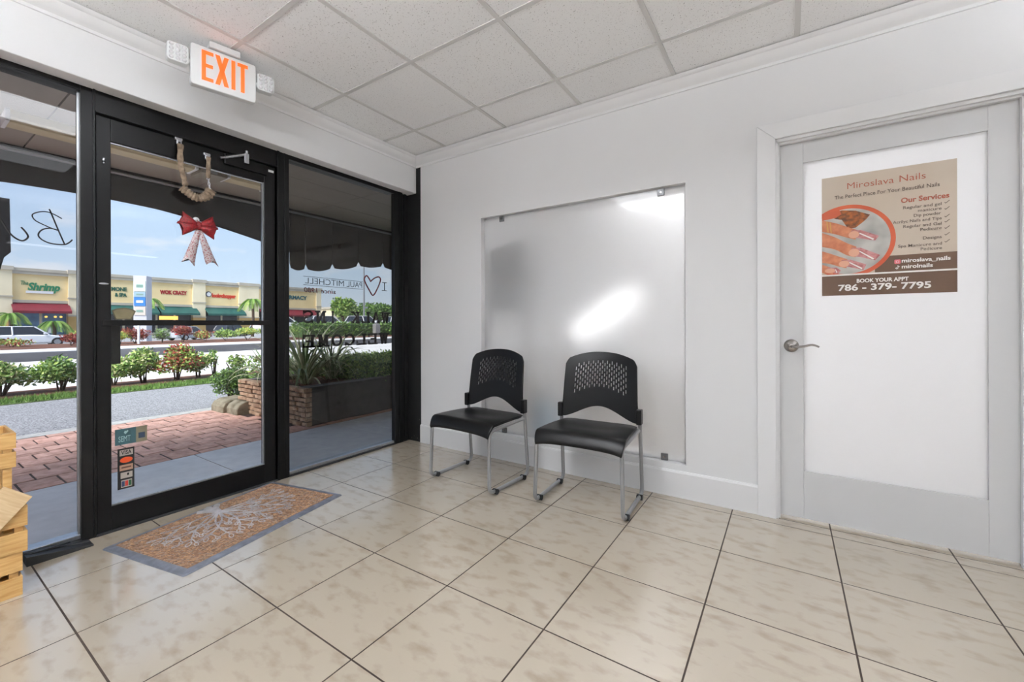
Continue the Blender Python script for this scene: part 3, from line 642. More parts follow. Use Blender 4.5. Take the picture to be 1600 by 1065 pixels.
m_olive = mat('olive_vinyl', (128, 118, 88), 0.6, rgb2=(114, 104, 78), scale=20)
m_oliver = mat('olive_rim_vinyl', (84, 80, 62), 0.6, jitter=0.01)
t = thing('shield_decal', (GXL, -1.98, 1.09), 'olive shield shaped decal just above the door bar', 'sticker')
sh = [(-2.018, 1.094), (-1.952, 1.094), (-1.934, 1.140), (-1.950, 1.152), (-1.982, 1.158), (-2.014, 1.152), (-2.032, 1.142)]
MB().prism(sh, -0.0325, -0.0335, lambda a, b, h: (h, a, b)).build('rim', m_oliver, t)
MB().prism([(-1.983 + (a + 1.983) * 0.86, 1.122 + (b - 1.122) * 0.82) for a, b in sh], -0.0318, -0.0325, lambda a, b, h: (h, a, b)).build('face', m_olive, t)

t = thing('teal_sticker', (-0.033, -1.95, 0.43), 'teal rectangular sticker low on the door glass', 'sticker')
MB().box(-0.0338, -0.033, -2.020, -1.888, 0.432, 0.516).build('card', mat('tan_print', (124, 116, 96), 0.6, jitter=0.01), t)
MB().box(-0.033, -0.0327, -2.020, -1.935, 0.432, 0.516).build('teal_field', mat('teal_print', (52, 86, 92), 0.6, rgb2=(46, 78, 84), scale=20), t)
MB().box(-0.033, -0.0327, -1.925, -1.897, 0.452, 0.482).build('navy_patch', mat('navy_print', (34, 50, 72), 0.6, jitter=0.01), t)
m_pale = mat('pale_print', (150, 176, 178), 0.6, jitter=0.01)
text('lettering', 'SEMT', 0.04, m_pale, t, (-0.0322, -2.006, 0.448), '+X', width=0.048, depth=0.0002, height=0.030)
MB().prism([(-1.985, 0.494), (-1.978, 0.486), (-1.966, 0.500), (-1.969, 0.506), (-1.975, 0.502), (-1.981, 0.504)], -0.0322, -0.0327, lambda a, b, h: (h, a, b)).build('heart', m_pale, t)

t = thing('payment_sticker', (-0.033, -1.975, 0.195), 'black strip sticker of payment card logos at the door bottom', 'sticker')
MB().box(-0.0338, -0.033, -2.010, -1.942, 0.197, 0.412).build('strip', m_ink, t)
m_cardw = mat('grey_print', (176, 168, 160), 0.6, jitter=0.01); m_orange = mat('orange_red_print', (226, 84, 36), 0.6, jitter=0.01)
MB().box(-0.033, -0.0327, -2.002, -1.948, 0.373, 0.403).build('card_patch', m_cardw, t)
text('lettering', 'VISA', 0.03, m_ink, t, (-0.0322, -1.996, 0.379), '+X', width=0.042, depth=0.0002, bold=0.0006)
MB().prism([(-1.975 + 0.026 * math.cos(a), 0.349 + 0.015 * math.sin(a)) for a in [2 * PI * i / 24 for i in range(24)]], -0.0327, -0.033, lambda a, b, h: (h, a, b)).build('oval_patch', m_orange, t)
MB().box(-0.033, -0.0327, -2.002, -1.948, 0.294, 0.324).build('card_patch', mat('tan_pink_print', (178, 140, 118), 0.6, jitter=0.01), t)
MB().box(-0.0327, -0.0324, -1.995, -1.955, 0.306, 0.314).build('bar', mat('brown_print', (96, 66, 54), 0.6, jitter=0.01), t)
MB().box(-0.033, -0.0327, -1.998, -1.950, 0.253, 0.284).build('card_patch', m_cardw, t)
MB().box(-0.0327, -0.0324, -1.972, -1.964, 0.266, 0.278).build('bar', m_ink, t)
MB().box(-0.033, -0.0327, -1.996, -1.952, 0.205, 0.243).build('card_patch', m_cardw, t)
for k, (c2, y) in enumerate((((52, 66, 100), -1.988), ((196, 60, 48), -1.974), ((46, 90, 60), -1.960))):
    MB().box(-0.0327, -0.0324, y - 0.006, y + 0.006, 0.210, 0.238).build('bar', mat('logo_bar', c2, 0.6, jitter=0.01), t)

# ================================================================== EXIT SIGN
t = thing('exit_sign', (0.39, -1.68, 2.30), 'white lit exit sign with two emergency lamp heads hanging from the ceiling', 'exit sign')
ang = math.atan2(0.06, 0.285)
ex = Vector((math.sin(ang), math.cos(ang), 0)); en = Vector((math.cos(ang), -math.sin(ang), 0)); EC = Vector((0.39, -1.68, 2.402))
def EP(a, b, h): return EC + ex * a + Vector((0, 0, b)) + en * h
def rrect(w, h, r, n=4):
    out = []
    for cx, cy, a0 in ((w - r, h - r, 0), (-w + r, h - r, PI / 2), (-w + r, -h + r, PI), (w - r, -h + r, 1.5 * PI)):
        out += [(cx + r * math.cos(a0 + PI / 2 * k / n), cy + r * math.sin(a0 + PI / 2 * k / n)) for k in range(n + 1)]
    return out
MB().prism(rrect(0.146, 0.104, 0.012), -0.022, 0.020, EP).build('housing', m_exitw, t, bevel=0.004)
MB().prism(rrect(0.070, 0.0165, 0.006), -0.03, 0.03, lambda a, b, h: EC + ex * (a) + Vector((0, 0, 0.125 + b)) + en * h).build('mount_canopy', m_exitw, t, bevel=0.004)
def letter(polys):
    mb = MB()
    for q in polys: mb.prism(q, 0.020, 0.0225, EP)
    mb.build('letter', m_exito, t)
lw = 0.0175; zt, zb = 0.084, -0.070
def rc(a0, a1, b0, b1): return [(a0, b0), (a1, b0), (a1, b1), (a0, b1)]
letter([rc(-0.100, -0.100 + lw, zb, zt), rc(-0.09, -0.050, zt - lw, zt), rc(-0.09, -0.050, zb, zb + lw), rc(-0.09, -0.052, 0.0, lw)])
letter([[(-0.042, zb), (-0.022, zb), (0.018, zt), (-0.002, zt)], [(-0.002, zb), (0.018, zb), (-0.022, zt), (-0.042, zt)]])
letter([rc(0.030, 0.030 + lw, zb, zt)])
letter([rc(0.058, 0.106, zt - lw, zt), rc(0.082 - lw / 2, 0.082 + lw / 2, zb, zt - lw / 2)])
for s in (-1, 1):
    c = 0.196 * s; zc = 0.028
    h = MB().prism(rrect(0.044, 0.046, 0.016), -0.03, 0.016, lambda a, b, q: EP(c + a, zc + b, q)).build('lamp_head', m_exitw, t, bevel=0.004)
    MB().tube([EP(0.145 * s, zc - 0.02, 0), EP(0.160 * s, zc - 0.02, 0)], 0.014, 10).build('swivel', m_exitw, h, smooth=True)
    for i in range(3):
        for j in range(4):
            a, b = c - 0.026 + 0.026 * i, zc - 0.032 + 0.0215 * j
            p = EP(a, b, 0.017)
            MB().ell(p, (0.009, 0.009, 0.009), 10, 6).build('lens', m_lens, h, smooth=True)

# ================================================================== CHAIRS
def make_chair():
    root = thing('stacking_chair', (0, 0, 0))
    HW = 0.262                                  # half width of the sled frame
    for s in (-1, 1):
        x = s * HW
        path = fillet([(x * 0.985, 0.168, 0.545), (x * 0.99, 0.178, 0.40), (x, 0.212, 0.022), (x, -0.212, 0.022), (x * 0.965, -0.200, 0.398), (x * 0.965, 0.172, 0.414)], 0.05, 7)
        MB().tube(path, 0.0115, 12).build('side_frame', m_tube, root, smooth=True)
        for y in (-0.150, 0.150):
            g = MB().tube([(x - 0.017, y, 0.019), (x + 0.017, y, 0.019)], 0.0165, 12).build('glide', m_rubber, root, smooth=True)
        # bracket gripping the back upright
        MB().box(x * 0.985 - 0.016, x * 0.985 + 0.016, 0.142, 0.188, 0.452, 0.545).build('bracket', m_plastic, root, bevel=0.006)
    MB().tube([(-HW * 0.97, 0.165, 0.420), (HW * 0.97, 0.165, 0.420)], 0.010, 10).build('cross_bar', m_tube, root, smooth=True)
    MB().tube([(-HW * 0.97, -0.155, 0.400), (HW * 0.97, -0.155, 0.400)], 0.010, 10).build('cross_bar', m_tube, root, smooth=True)
    # seat: contoured shell with a rolled front lip
    nu, nv = 28, 26; vs = []; fs = []
    def seat(u, v, under):
        hw = 0.271 - 0.030 * v ** 1.3
        cr_ = max(0.0, 1 - (v / 0.10)) * 0.0
        x = hw * u
        # corner rounding at the front and the back
        if v < 0.16: x *= 1 - 0.05 * ((0.16 - v) / 0.16) ** 2 * abs(u) ** 3
        y = -0.236 + 0.420 * v
        z = 0.444 + 0.006 * math.sin(PI * v) - 0.016 * (1 - u * u) * math.exp(-((v - 0.62) / 0.27) ** 2) - 0.010 * abs(u) ** 6
        front = max(0.0, (0.16 - v) / 0.16)
        z -= 0.066 * front ** 1.8; y += 0.014 * front ** 2.2
        z += 0.010 * (1 - u * u) * front
        if under: z -= 0.017; y += 0.006 * front
        return (x, y, z)
    for un in (0, 1):
        for j in range(nv + 1):
            for i in range(nu + 1): vs.append(seat(-1 + 2 * i / nu, (j / nv) ** 1.25, un))
    off = (nu + 1) * (nv + 1); I = lambda i, j, un=0: un * off + j * (nu + 1) + i
    for j in range(nv):
        for i in range(nu):
            fs.append((I(i, j), I(i + 1, j), I(i + 1, j + 1), I(i, j + 1))); fs.append((I(i, j, 1), I(i, j + 1, 1), I(i + 1, j + 1, 1), I(i + 1, j, 1)))
    for i in range(nu): fs += [(I(i, 0), I(i, 0, 1), I(i + 1, 0, 1), I(i + 1, 0)), (I(i + 1, nv), I(i + 1, nv, 1), I(i, nv, 1), I(i, nv))]
    for j in range(nv): fs += [(I(0, j + 1), I(0, j + 1, 1), I(0, j, 1), I(0, j)), (I(nu, j), I(nu, j, 1), I(nu, j + 1, 1), I(nu, j + 1))]
    MB().add(vs, fs).build('seat', m_plastic, root, smooth=True, bevel=0.004, angle=50)
    # backrest: curved shell pierced with staggered slots
    nu, nv = 120, 84
    def back(u, v):
        a = abs(u)
        zb = 0.456 + 0.080 * (0.5 + 0.5 * math.cos(min(1, a / 0.92) * PI)) ** 0.75
        zt = 0.880 - 0.052 * a ** 2.3 - 0.030 * max(0, (a - 0.88) / 0.12) ** 2
        z = zb + (zt - zb) * v
        h = (z - 0.46) / 0.42
        w = 0.250 + 0.008 * max(0, 1 - h * 4) - 0.018 * h
        y = 0.163 + 0.036 * (1 - u * u) * (0.55 + 0.45 * h) + 0.020 * h + 0.030 * h * h
        return (w * u, y, z)
    keep = set()
    vs = [back(-1 + 2 * i / nu, j / nv) for j in range(nv + 1) for i in range(nu + 1)]; fs = []
    def slot(i, j):
        # staggered columns, one every 4 cells; alternate columns shifted by half a step
        if i < 17 or i > 102 or j < 30 or j > 70: return False
        c, ci = divmod(i - 17, 4)
        if ci > 1: return False
        q, qj = divmod(j - 30 + (4 if c % 2 else 0), 8)
        if c % 2 and (q == 0 or q > 5): return False
        if c % 2 == 0 and q > 4: return False
        return qj < 5
    for j in range(nv):
        for i in range(nu):
            if slot(i, j): continue
            fs.append((j * (nu + 1) + i, j * (nu + 1) + i + 1, (j + 1) * (nu + 1) + i + 1, (j + 1) * (nu + 1) + i))
    o = MB().add(vs, fs).build('backrest', m_plastic, root, smooth=True, solid=0.010)
    return root
ch = make_chair()
c2 = copy_tree(ch)
ch.location = (1.130, -0.414, 0); ch.rotation_euler = (0, 0, math.radians(-3.2))
c2.location = (1.911, -0.342, 0); c2.rotation_euler = (0, 0, math.radians(2.8))
tag(ch, 'black plastic stacking chair on a silver sled frame, nearer the black storefront frame', 'chair', 'stacking chairs below the frosted window')
tag(c2, 'black plastic stacking chair on a silver sled frame, nearer the white door', 'chair', 'stacking chairs below the frosted window')

# ================================================================== DOOR MAT
MC = Vector((0.388, -1.614, 0)); 
t = thing('door_mat', (0, 0, 0), 'brown coir door mat with a pale tree pattern and grey rubber border', 'door mat')
L, Wd = 0.455, 0.302        # half length along the door, half width into the room
bd = MB()
outer = rrect(Wd, L, 0.01, 2); inner = rrect(Wd - 0.040, L - 0.040, 0.004, 2); mid = rrect(Wd - 0.006, L - 0.006, 0.008, 2)
n = len(outer)
bd.add([(a, b, 0.0005) for a, b in outer] + [(a, b, 0.006) for a, b in mid] + [(a, b, 0.010) for a, b in inner] + [(a, b, 0.0005) for a, b in inner],
       [(i, (i + 1) % n, n + (i + 1) % n, n + i) for i in range(n)] + [(n + i, n + (i + 1) % n, 2 * n + (i + 1) % n, 2 * n + i) for i in range(n)] + [tuple(reversed(range(n)))])
bd.build('rubber_border', m_matrub, t)
MB().box(-Wd + 0.037, Wd - 0.037, -L + 0.037, L - 0.037, 0.002, 0.0105).build('coir_field', m_coir, t)
# bristle ridges: short fibre tufts that cover the field
fb = MB()
for k in range(5200):
    a, b = random.uniform(-Wd + 0.042, Wd - 0.042), random.uniform(-L + 0.042, L - 0.042)
    q = random.gauss(0.5, 0.5); l = random.uniform(0.006, 0.013); w = 0.0016
    dx, dy = math.cos(q) * l, math.sin(q) * l; nx, ny = -math.sin(q) * w, math.cos(q) * w; z = 0.0105; h = random.uniform(0.0015, 0.004)
    fb.add([(a - dx, b - dy, z), (a + nx, b + ny, z), (a + dx, b + dy, z), (a - nx, b - ny, z), (a, b, z + h)], [(0, 1, 4), (1, 2, 4), (2, 3, 4), (3, 0, 4)], random.randrange(3))
fbm = [mat('coir_fibre_tan', (172, 136, 104), 0.95, jitter=0.01), mat('coir_fibre_brown', (126, 94, 72), 0.95, jitter=0.01), mat('coir_fibre_grey', (140, 122, 110), 0.95, jitter=0.01)]
tag(fb.build('bristles', fbm, t), kind='stuff')
tp = MB()
def stroke(pts, r0_, r1_):
    P = spline([(a, b, 0.0125) for a, b in pts], 5)
    tp.tube(P, [r0_ + (r1_ - r0_) * i / (len(P) - 1) for i in range(len(P))], 6, flat=0.6)
def leafring(a, b, q, s):
    P = []
    for k in range(10):
        w = 2 * PI * k / 10; u_, v_ = s * math.cos(w), s * 0.45 * math.sin(w)
        P.append((a + u_ * math.cos(q) - v_ * math.sin(q), b + u_ * math.sin(q) + v_ * math.cos(q), 0.0125))
    tp.tube(P, 0.0026, 5, closed=True, flat=0.6)
rnd = random.Random(3)
# trunk sits at the door edge (-x) in the middle, branches fan out into the room
stroke([(-0.255, -0.055), (-0.215, -0.02), (-0.17, 0.0)], 0.016, 0.020); stroke([(-0.255, 0.055), (-0.215, 0.02), (-0.17, 0.0)], 0.016, 0.020); stroke([(-0.258, 0.0), (-0.15, 0.0)], 0.022, 0.018)
for k in range(13):
    q = -1.42 + 2.84 * k / 12
    ln = min(0.40 / max(abs(math.sin(q)), 0.01), 0.385 / max(math.cos(q), 0.01), 0.43) * (0.94 - 0.06 * (k % 2))
    base = Vector((-0.16, 0.0)); dr = Vector((math.cos(q), math.sin(q))); nn = Vector((-dr.y, dr.x)); bend = 0.03 * (1 if k % 2 else -1)
    P = [base + dr * (ln * f) + nn * (bend * math.sin(PI * f * 1.3)) for f in (0, 0.3, 0.6, 0.85)]
    stroke([tuple(p_) for p_ in P], 0.0060, 0.0024)
    leafring(*(P[-1] + dr * 0.020), q, 0.022)
    for f in (0.36, 0.56, 0.76):
        for s in (-1, 1):
            q2 = q + s * rnd.uniform(0.45, 0.85); l2 = rnd.uniform(0.035, 0.065)
            p0 = base + dr * (ln * f) + nn * (bend * math.sin(PI * f * 1.3)); p1 = p0 + Vector((math.cos(q2), math.sin(q2))) * l2
            if not (-0.25 < p1.x < 0.245 and abs(p1.y) < 0.40): continue
            stroke([tuple(p0), tuple((p0 + p1) / 2 + nn * 0.004 * s), tuple(p1)], 0.0034, 0.0022)
            leafring(*(p1 + Vector((math.cos(q2), math.sin(q2))) * 0.014), q2, 0.017)
tp.build('tree_pattern', m_matpat, t, smooth=True)
t.location = MC; t.rotation_euler = (0, 0, math.radians(12.0))

# ================================================================== CRATES, PLANK, WEDGE
def crate(loc, size, rows, label, first=0, rot=0, group='pine crates by the entrance', m=m_wood, gap=0.02, th=0.009):
    """slatted crate; origin at its base centre; size = (x, y, z)"""
    sx_, sy_, sz_ = size; t = thing('wooden_crate', (0, 0, 0), label, 'crate', group)
    hx, hy = sx_ / 2, sy_ / 2; sh_ = (sz_ - gap * (rows - 1)) / rows
    for k in range(first, rows):
        z0 = k * (sh_ + gap)
        for s in (-1, 1):
            MB().box(s * hx - (th if s > 0 else 0), s * hx + (th if s < 0 else 0), -hy, hy, z0, z0 + sh_).build('slat', m, t, bevel=0.0015, loc=(0, 0, 0))
            MB().box(-hx + th, hx - th, s * hy - (th if s > 0 else 0), s * hy + (th if s < 0 else 0), z0, z0 + sh_).build('slat', m, t, bevel=0.0015, loc=(0, 0, 0))
    for s in (-1, 1):
        for q in (-1, 1):
            cx, cy = s * (hx - th - 0.013), q * (hy - th - 0.013)
            MB().box(cx - 0.012, cx + 0.012, cy - 0.012, cy + 0.012, 0.0, sz_).build('corner_post', m, t, loc=(0, 0, 0))
    nb = max(3, int(sx_ / 0.07))
    for k in range(nb):
        a = -hx + th + 0.002 + (sx_ - 2 * th) * k / nb
        MB().box(a, a + (sx_ - 2 * th) / nb - 0.012, -hy + th, hy - th, 0.001, 0.008).build('bottom_slat', m, t, loc=(0, 0, 0))
    t.location = loc; t.rotation_euler = (0, 0, rot); return t
crate((0.232, -2.615, 0.0), (0.285, 0.450, 0.172), 2, 'lowest pine crate of the stack beside the rubber wedge')
crate((0.236, -2.605, 0.1725), (0.290, 0.455, 0.180), 2, 'second pine crate of the stack beside the glass')
crate((0.220, -2.632, 0.353), (0.24, 0.46, 0.285), 4, 'top pine crate of the stack by the left pane, open at its foot', 2, m=m_wood, gap=0.014)
pl = MB().obox((0, 0, 0), (0.006, 0, 0), (0, 0.048, 0), (0, 0, 0.17)).build('wooden_plank', m_woodl, bevel=0.002)
pl.location = (0.396, -2.512, 0.285); pl.rotation_euler = (math.radians(-40), math.radians(-4), 0)
tag(pl, 'pale pine plank leaning diagonally against the crate stack', 'plank')

t = thing('door_wedge', (0.065, -2.24, 0), 'black rubber door wedge lying on the floor by the crates', 'door stop')
def wz(q): return 0.042 - 0.034 * q
vs = []; n = 8
for i in range(n + 1):
    q = i / n; y = -2.345 + 0.215 * q; h = wz(q); x0, x1 = 0.018, 0.108
    vs += [(x0, y, 0), (x1, y, 0), (x1, y, h), (x0 + 0.062, y, h), (x0 + 0.055, y, h - 0.005), (x0 + 0.035, y, h - 0.005), (x0 + 0.028, y, h), (x0, y, h)]
fs = [(i * 8 + k, i * 8 + (k + 1) % 8, (i + 1) * 8 + (k + 1) % 8, (i + 1) * 8 + k) for i in range(n) for k in range(8)] + [tuple(reversed(range(8))), tuple(range(n * 8, n * 8 + 8))]
MB().add(vs, fs).build('wedge_body', m_rubber, t, bevel=0.002)
MB().box(0.050, 0.056, -2.335, -2.20, 0.03, 0.036).build('grip_rib', m_rubber, t)

# ================================================================== POSTER
m_pap = mat('poster_paper', (206, 192, 176), 0.6, rgb2=(200, 184, 166), scale=3)
m_brown = mat('poster_brown', (96, 70, 50), 0.6, rgb2=(84, 60, 42), scale=4)
m_terr = mat('poster_terracotta', (206, 98, 62), 0.6, rgb2=(190, 82, 50), scale=9)
m_titl = mat('poster_title_ink', (178, 96, 74), 0.6, jitter=0.01); m_ptxt = mat('poster_text_ink', (108, 94, 84), 0.6, jitter=0.01)
m_pw = mat('poster_white_ink', (240, 238, 234), 0.6, jitter=0.01); m_pgrey = mat('poster_photo_ground', (202, 200, 194), 0.6, rgb2=(150, 148, 144), scale=9, detail=2, lo=0.3, hi=0.6)
m_skin = mat('poster_skin', (214, 142, 104), 0.6, rgb2=(176, 92, 58), scale=26, detail=3, lo=0.3, hi=0.65)
m_nail = mat('poster_nail', (200, 140, 138), 0.5, rgb2=(158, 84, 86), scale=45, detail=2, lo=0.35, hi=0.6)
m_nailb = mat('poster_nail_bed', (222, 168, 140), 0.6, jitter=0.01); m_gold = mat('poster_gold', (168, 92, 34), 0.6, rgb2=(84, 46, 20), scale=55, detail=3, lo=0.35, hi=0.65)
t = thing('poster', (3.32, 0.04, 1.21), 'nail salon poster with a hand photo stuck on the milky door glass', 'poster')
YP = 0.0455
def flat(name, poly, m, lay, par=None):
    return MB().prism(poly, YP - 0.0003 * lay, YP - 0.0003 * (lay + 1) + 0.00002, lambda a, b, h: (a, h, b)).build(name, m, par or t)
flat('sheet', [(3.066, 1.209), (3.572, 1.209), (3.572, 1.829), (3.066, 1.829)], m_pap, 0)
flat('lower_band', [(3.066, 1.209), (3.572, 1.209), (3.572, 1.311), (3.066, 1.311)], m_brown, 1)
flat('upper_band', [(3.28, 1.319), (3.572, 1.319), (3.572, 1.398), (3.28, 1.398)], m_brown, 1)
flat('rule', [(3.066, 1.311), (3.572, 1.311), (3.572, 1.319), (3.066, 1.319)], m_pw, 1)
CX, CZ_, RO, RI = 3.172, 1.487, 0.187, 0.168
def circ(rad, a_lo=-PI, n=64):
    P = [(CX + rad * math.cos(2 * PI * k / n), CZ_ + rad * math.sin(2 * PI * k / n)) for k in range(n)]
    out = []
    def clip(P, inside, cross):
        R = []
        for i in range(len(P)):
            a, b = P[i], P[(i + 1) % len(P)]
            if inside(a): R.append(a)
            if inside(a) != inside(b): R.append(cross(a, b))
        return R
    P = clip(P, lambda p_: p_[0] >= 3.066, lambda a, b: (3.066, a[1] + (b[1] - a[1]) * (3.066 - a[0]) / (b[0] - a[0])))
    P = clip(P, lambda p_: p_[1] >= 1.319, lambda a, b: (a[0] + (b[0] - a[0]) * (1.319 - a[1]) / (b[1] - a[1]), 1.319))
    return P
flat('circle_border', circ(RO), m_terr, 2)
ph_ = flat('photo_ground', circ(RI), m_pgrey, 3)
def finger(pts_top, pts_bot, lay, name='finger'):
    top = [tuple(q[:2]) for q in spline([(a, b, 0) for a, b in pts_top], 4)]; bot = [tuple(q[:2]) for q in spline([(a, b, 0) for a, b in pts_bot], 4)]
    return flat(name, bot + top[::-1], m_skin, lay, ph_)
flat('gold_trinket', [(3.10, 1.640), (3.150, 1.650), (3.205, 1.640), (3.262, 1.612), (3.246, 1.590), (3.236, 1.580), (3.205, 1.553), (3.175, 1.551), (3.150, 1.600), (3.120, 1.610)], m_gold, 4, ph_)
flat('thumb', [(3.067, 1.640), (3.10, 1.648), (3.140, 1.652), (3.148, 1.630), (3.125, 1.614), (3.067, 1.606)], mat('poster_skin_red', (196, 92, 60), 0.6, jitter=0.01), 5, ph_)
finger([(3.067, 1.608), (3.12, 1.588), (3.17, 1.562), (3.208, 1.542)], [(3.067, 1.548), (3.12, 1.530), (3.17, 1.506), (3.205, 1.492)], 6)
finger([(3.067, 1.542), (3.12, 1.514), (3.17, 1.478), (3.208, 1.456)], [(3.067, 1.468), (3.12, 1.450), (3.17, 1.415), (3.205, 1.402)], 6)
finger([(3.067, 1.445), (3.10, 1.430), (3.14, 1.410), (3.172, 1.395)], [(3.067, 1.383), (3.10, 1.376), (3.14, 1.358), (3.168, 1.349)], 6)
finger([(3.067, 1.374), (3.08, 1.368), (3.10, 1.358), (3.115, 1.350)], [(3.067, 1.330), (3.08, 1.328), (3.10, 1.325), (3.112, 1.322)], 6)
def nail(bx, bz, tx0, tz0, tx1, tz1, w):
    flat('nail', [(bx, bz + w * .5), (bx + 0.035, bz + w * 0.42), (tx0, tz0), (tx1, tz1), (bx + 0.03, bz - w * 0.62), (bx, bz - w * .5), (bx - 0.012, bz)], m_nail, 7, ph_)
    flat('nail_bed', [(bx - 0.014 + 0.022 + 0.022 * math.cos(a), bz - 0.004 + w * 0.46 * math.sin(a)) for a in [2 * PI * i / 16 for i in range(16)]], m_nailb, 8, ph_)
    flat('glint', [(bx + 0.03, bz + 0.004), (tx1 - 0.004, tz1 + 0.010), (tx1 - 0.008, tz1 + 0.004), (bx + 0.03, bz - 0.002)], m_pw, 9, ph_)
nail(3.190, 1.522, 3.296, 1.501, 3.281, 1.479, 0.040); nail(3.190, 1.430, 3.300, 1.405, 3.281, 1.380, 0.044)
nail(3.150, 1.376, 3.247, 1.362, 3.236, 1.335, 0.036); nail(3.092, 1.344, 3.145, 1.339, 3.135, 1.321, 0.026)
for z0, z1, x in ((1.604, 1.545, 3.085), (1.598, 1.540, 3.098)):
    flat('ring_band', [(x, z0 - 0.004), (x + 0.005, z0 - 0.006), (x + 0.010, z1 - 0.004), (x + 0.005, z1)], mat('poster_gold_line', (206, 160, 84), 0.6, jitter=0.01), 7, ph_)
YT = YP - 0.0012
text('lettering', 'Miroslava', 0.045, m_titl, t, (3.172, YT, 1.756), '-Y', width=0.180, bold=-0.0003)
text('lettering', 'Nails', 0.045, m_titl, t, (3.373, YT, 1.756), '-Y', width=0.093, bold=-0.0003)
text('lettering', 'The Perfect Place For Your Beautiful Nails', 0.026, m_ptxt, t, (3.120, YT, 1.711), '-Y', width=0.394, bold=0.0002)
text('lettering', 'Our Services', 0.034, m_titl, t, (3.546, YT, 1.652), '-Y', 'RIGHT', width=0.168, bold=0.0007)
for s, z, w, x in (('Regular and gel', 1.620, 0.134, 3.520), ('manicure', 1.599, 0.081, 3.520), ('Dip powder', 1.577, 0.094, 3.518), ('Acrilyc Nails and Tips', 1.553, 0.172, 3.520), ('Regular and Gel', 1.528, 0.134, 3.520), ('Pedicure', 1.507, 0.073, 3.520), ('Designs', 1.465, 0.064, 3.520), ('Spa Manicure and', 1.434, 0.154, 3.521), ('Pedicure', 1.413, 0.073, 3.521)):
    text('lettering', s, 0.02, m_ptxt, t, (x, YT, z), '-Y', 'RIGHT', width=w, bold=0.0001)
for z in (1.626, 1.597, 1.561, 1.537, 1.507, 1.476, 1.443):
    flat('check_mark', [(3.529, z + 0.004), (3.534, z - 0.001), (3.548, z + 0.012), (3.546, z + 0.014), (3.534, z + 0.003), (3.531, z + 0.006)], m_ptxt, 2)
text('lettering', 'miroslava_nails', 0.026, m_pw, t, (3.380, YT, 1.361), '-Y', width=0.170, bold=0.0007)
text('lettering', 'mirolnails', 0.026, m_pw, t, (3.380, YT, 1.332), '-Y', width=0.110, bold=0.0007)
ic = flat('camera_icon', [(3.3645 + a, 1.366 + b) for a, b in rrect(0.0115, 0.0105, 0.004)], mat('icon_pink', (232, 120, 130), 0.6, jitter=0.01), 4)
MB().tube([(3.3645 + 0.005 * math.cos(a), YP - 0.0016, 1.366 + 0.005 * math.sin(a)) for a in [2 * PI * i / 14 for i in range(14)]], 0.0009, 6, closed=True).build('ring', m_pw, ic)
MB().tube(spline([(3.366, YP - 0.0014, 1.348), (3.366, YP - 0.0014, 1.334), (3.361, YP - 0.0014, 1.331), (3.358, YP - 0.0014, 1.335), (3.362, YP - 0.0014, 1.338)], 4), 0.0014, 6).tube(spline([(3.366, YP - 0.0014, 1.346), (3.369, YP - 0.0014, 1.342), (3.373, YP - 0.0014, 1.341)], 3), 0.0014, 6).build('note_icon', m_pw, t)
text('lettering', 'BOOK YOUR APPT', 0.026, m_pw, t, (3.209, YT, 1.272), '-Y', width=0.196, bold=0.0008)
text('lettering', '786 - 379- 7795', 0.044, m_pw, t, (3.134, YT, 1.233), '-Y', width=0.350, bold=0.0012)

# ================================================================== OUTSIDE: ground
m_conc = mat('sidewalk_concrete', (222, 225, 231), 0.75, rgb2=(208, 211, 218), scale=9, detail=8, bump=0.05, bscale=60)
m_gutter = mat('edge_concrete', (188, 188, 184), 0.85, rgb2=(164, 164, 160), scale=14, detail=6)
m_paver = mat('red_paver', (222, 178, 162), 0.8, rgb2=(190, 146, 130), scale=16, detail=5, rand=True, jitter=0.14, bump=0.1, bscale=70)
m_sand = mat('paver_joint', (74, 56, 50), 0.95, rgb2=(60, 46, 42), scale=40)
m_asph = mat('chip_seal', (164, 165, 168), 0.9, rgb2=(98, 99, 102), scale=75, detail=3, lo=0.38, hi=0.6, bump=0.5, bscale=75)
m_mulch = mat('mulch', (122, 78, 58), 0.95, rgb2=(78, 48, 36), scale=60, detail=4, bump=0.6, bscale=60)
m_soil = mat('turf_base', (96, 118, 62), 0.95, rgb2=(74, 92, 46), scale=30)
m_road = mat('pale_road', (222, 220, 217), 0.85, rgb2=(206, 205, 203), scale=0.8, detail=6, stretch=(1, 0.25, 1))  # nearly even pale grey, shared by the road and the raised strip
m_kerb = mat('dark_kerb', (112, 112, 116), 0.85, rgb2=(92, 92, 96), scale=3, stretch=(1, 0.2, 1))
m_lot = mat('parking_asphalt', (150, 150, 152), 0.9, rgb2=(128, 128, 130), scale=1.2)
def ground(name, x0, x1, z0, z1, m, label, y0=-40, y1=70):
    tag(MB().box(x0, x1, y0, y1, z0, z1).build(name, m), label, 'ground', kind='structure')
GZ = -0.05
sw = MB().box(-1.35, -0.085, -9, 12, -0.3, GZ - 0.004).build('sidewalk', m_sand); tag(sw, 'pale concrete walk slabs outside the storefront', 'ground', kind='structure')
y = -8.8
while y < 11.5:
    piece('concrete_slab', tile_mesh(1.257, 1.514, 0.05, 'concrete_slab', m_conc, 0.004), sw, (-0.7165, y + 0.76, GZ)); y += 1.52
tag(MB().box(-3.37, -1.354, -9, 12, -0.3, GZ - 0.004).build('paving', m_sand), 'red brick paving beyond the concrete walk', 'ground', kind='structure')
pav = bpy.data.objects['paving']
far = MB(); cnt = 0
row_x = -1.356; k = 0
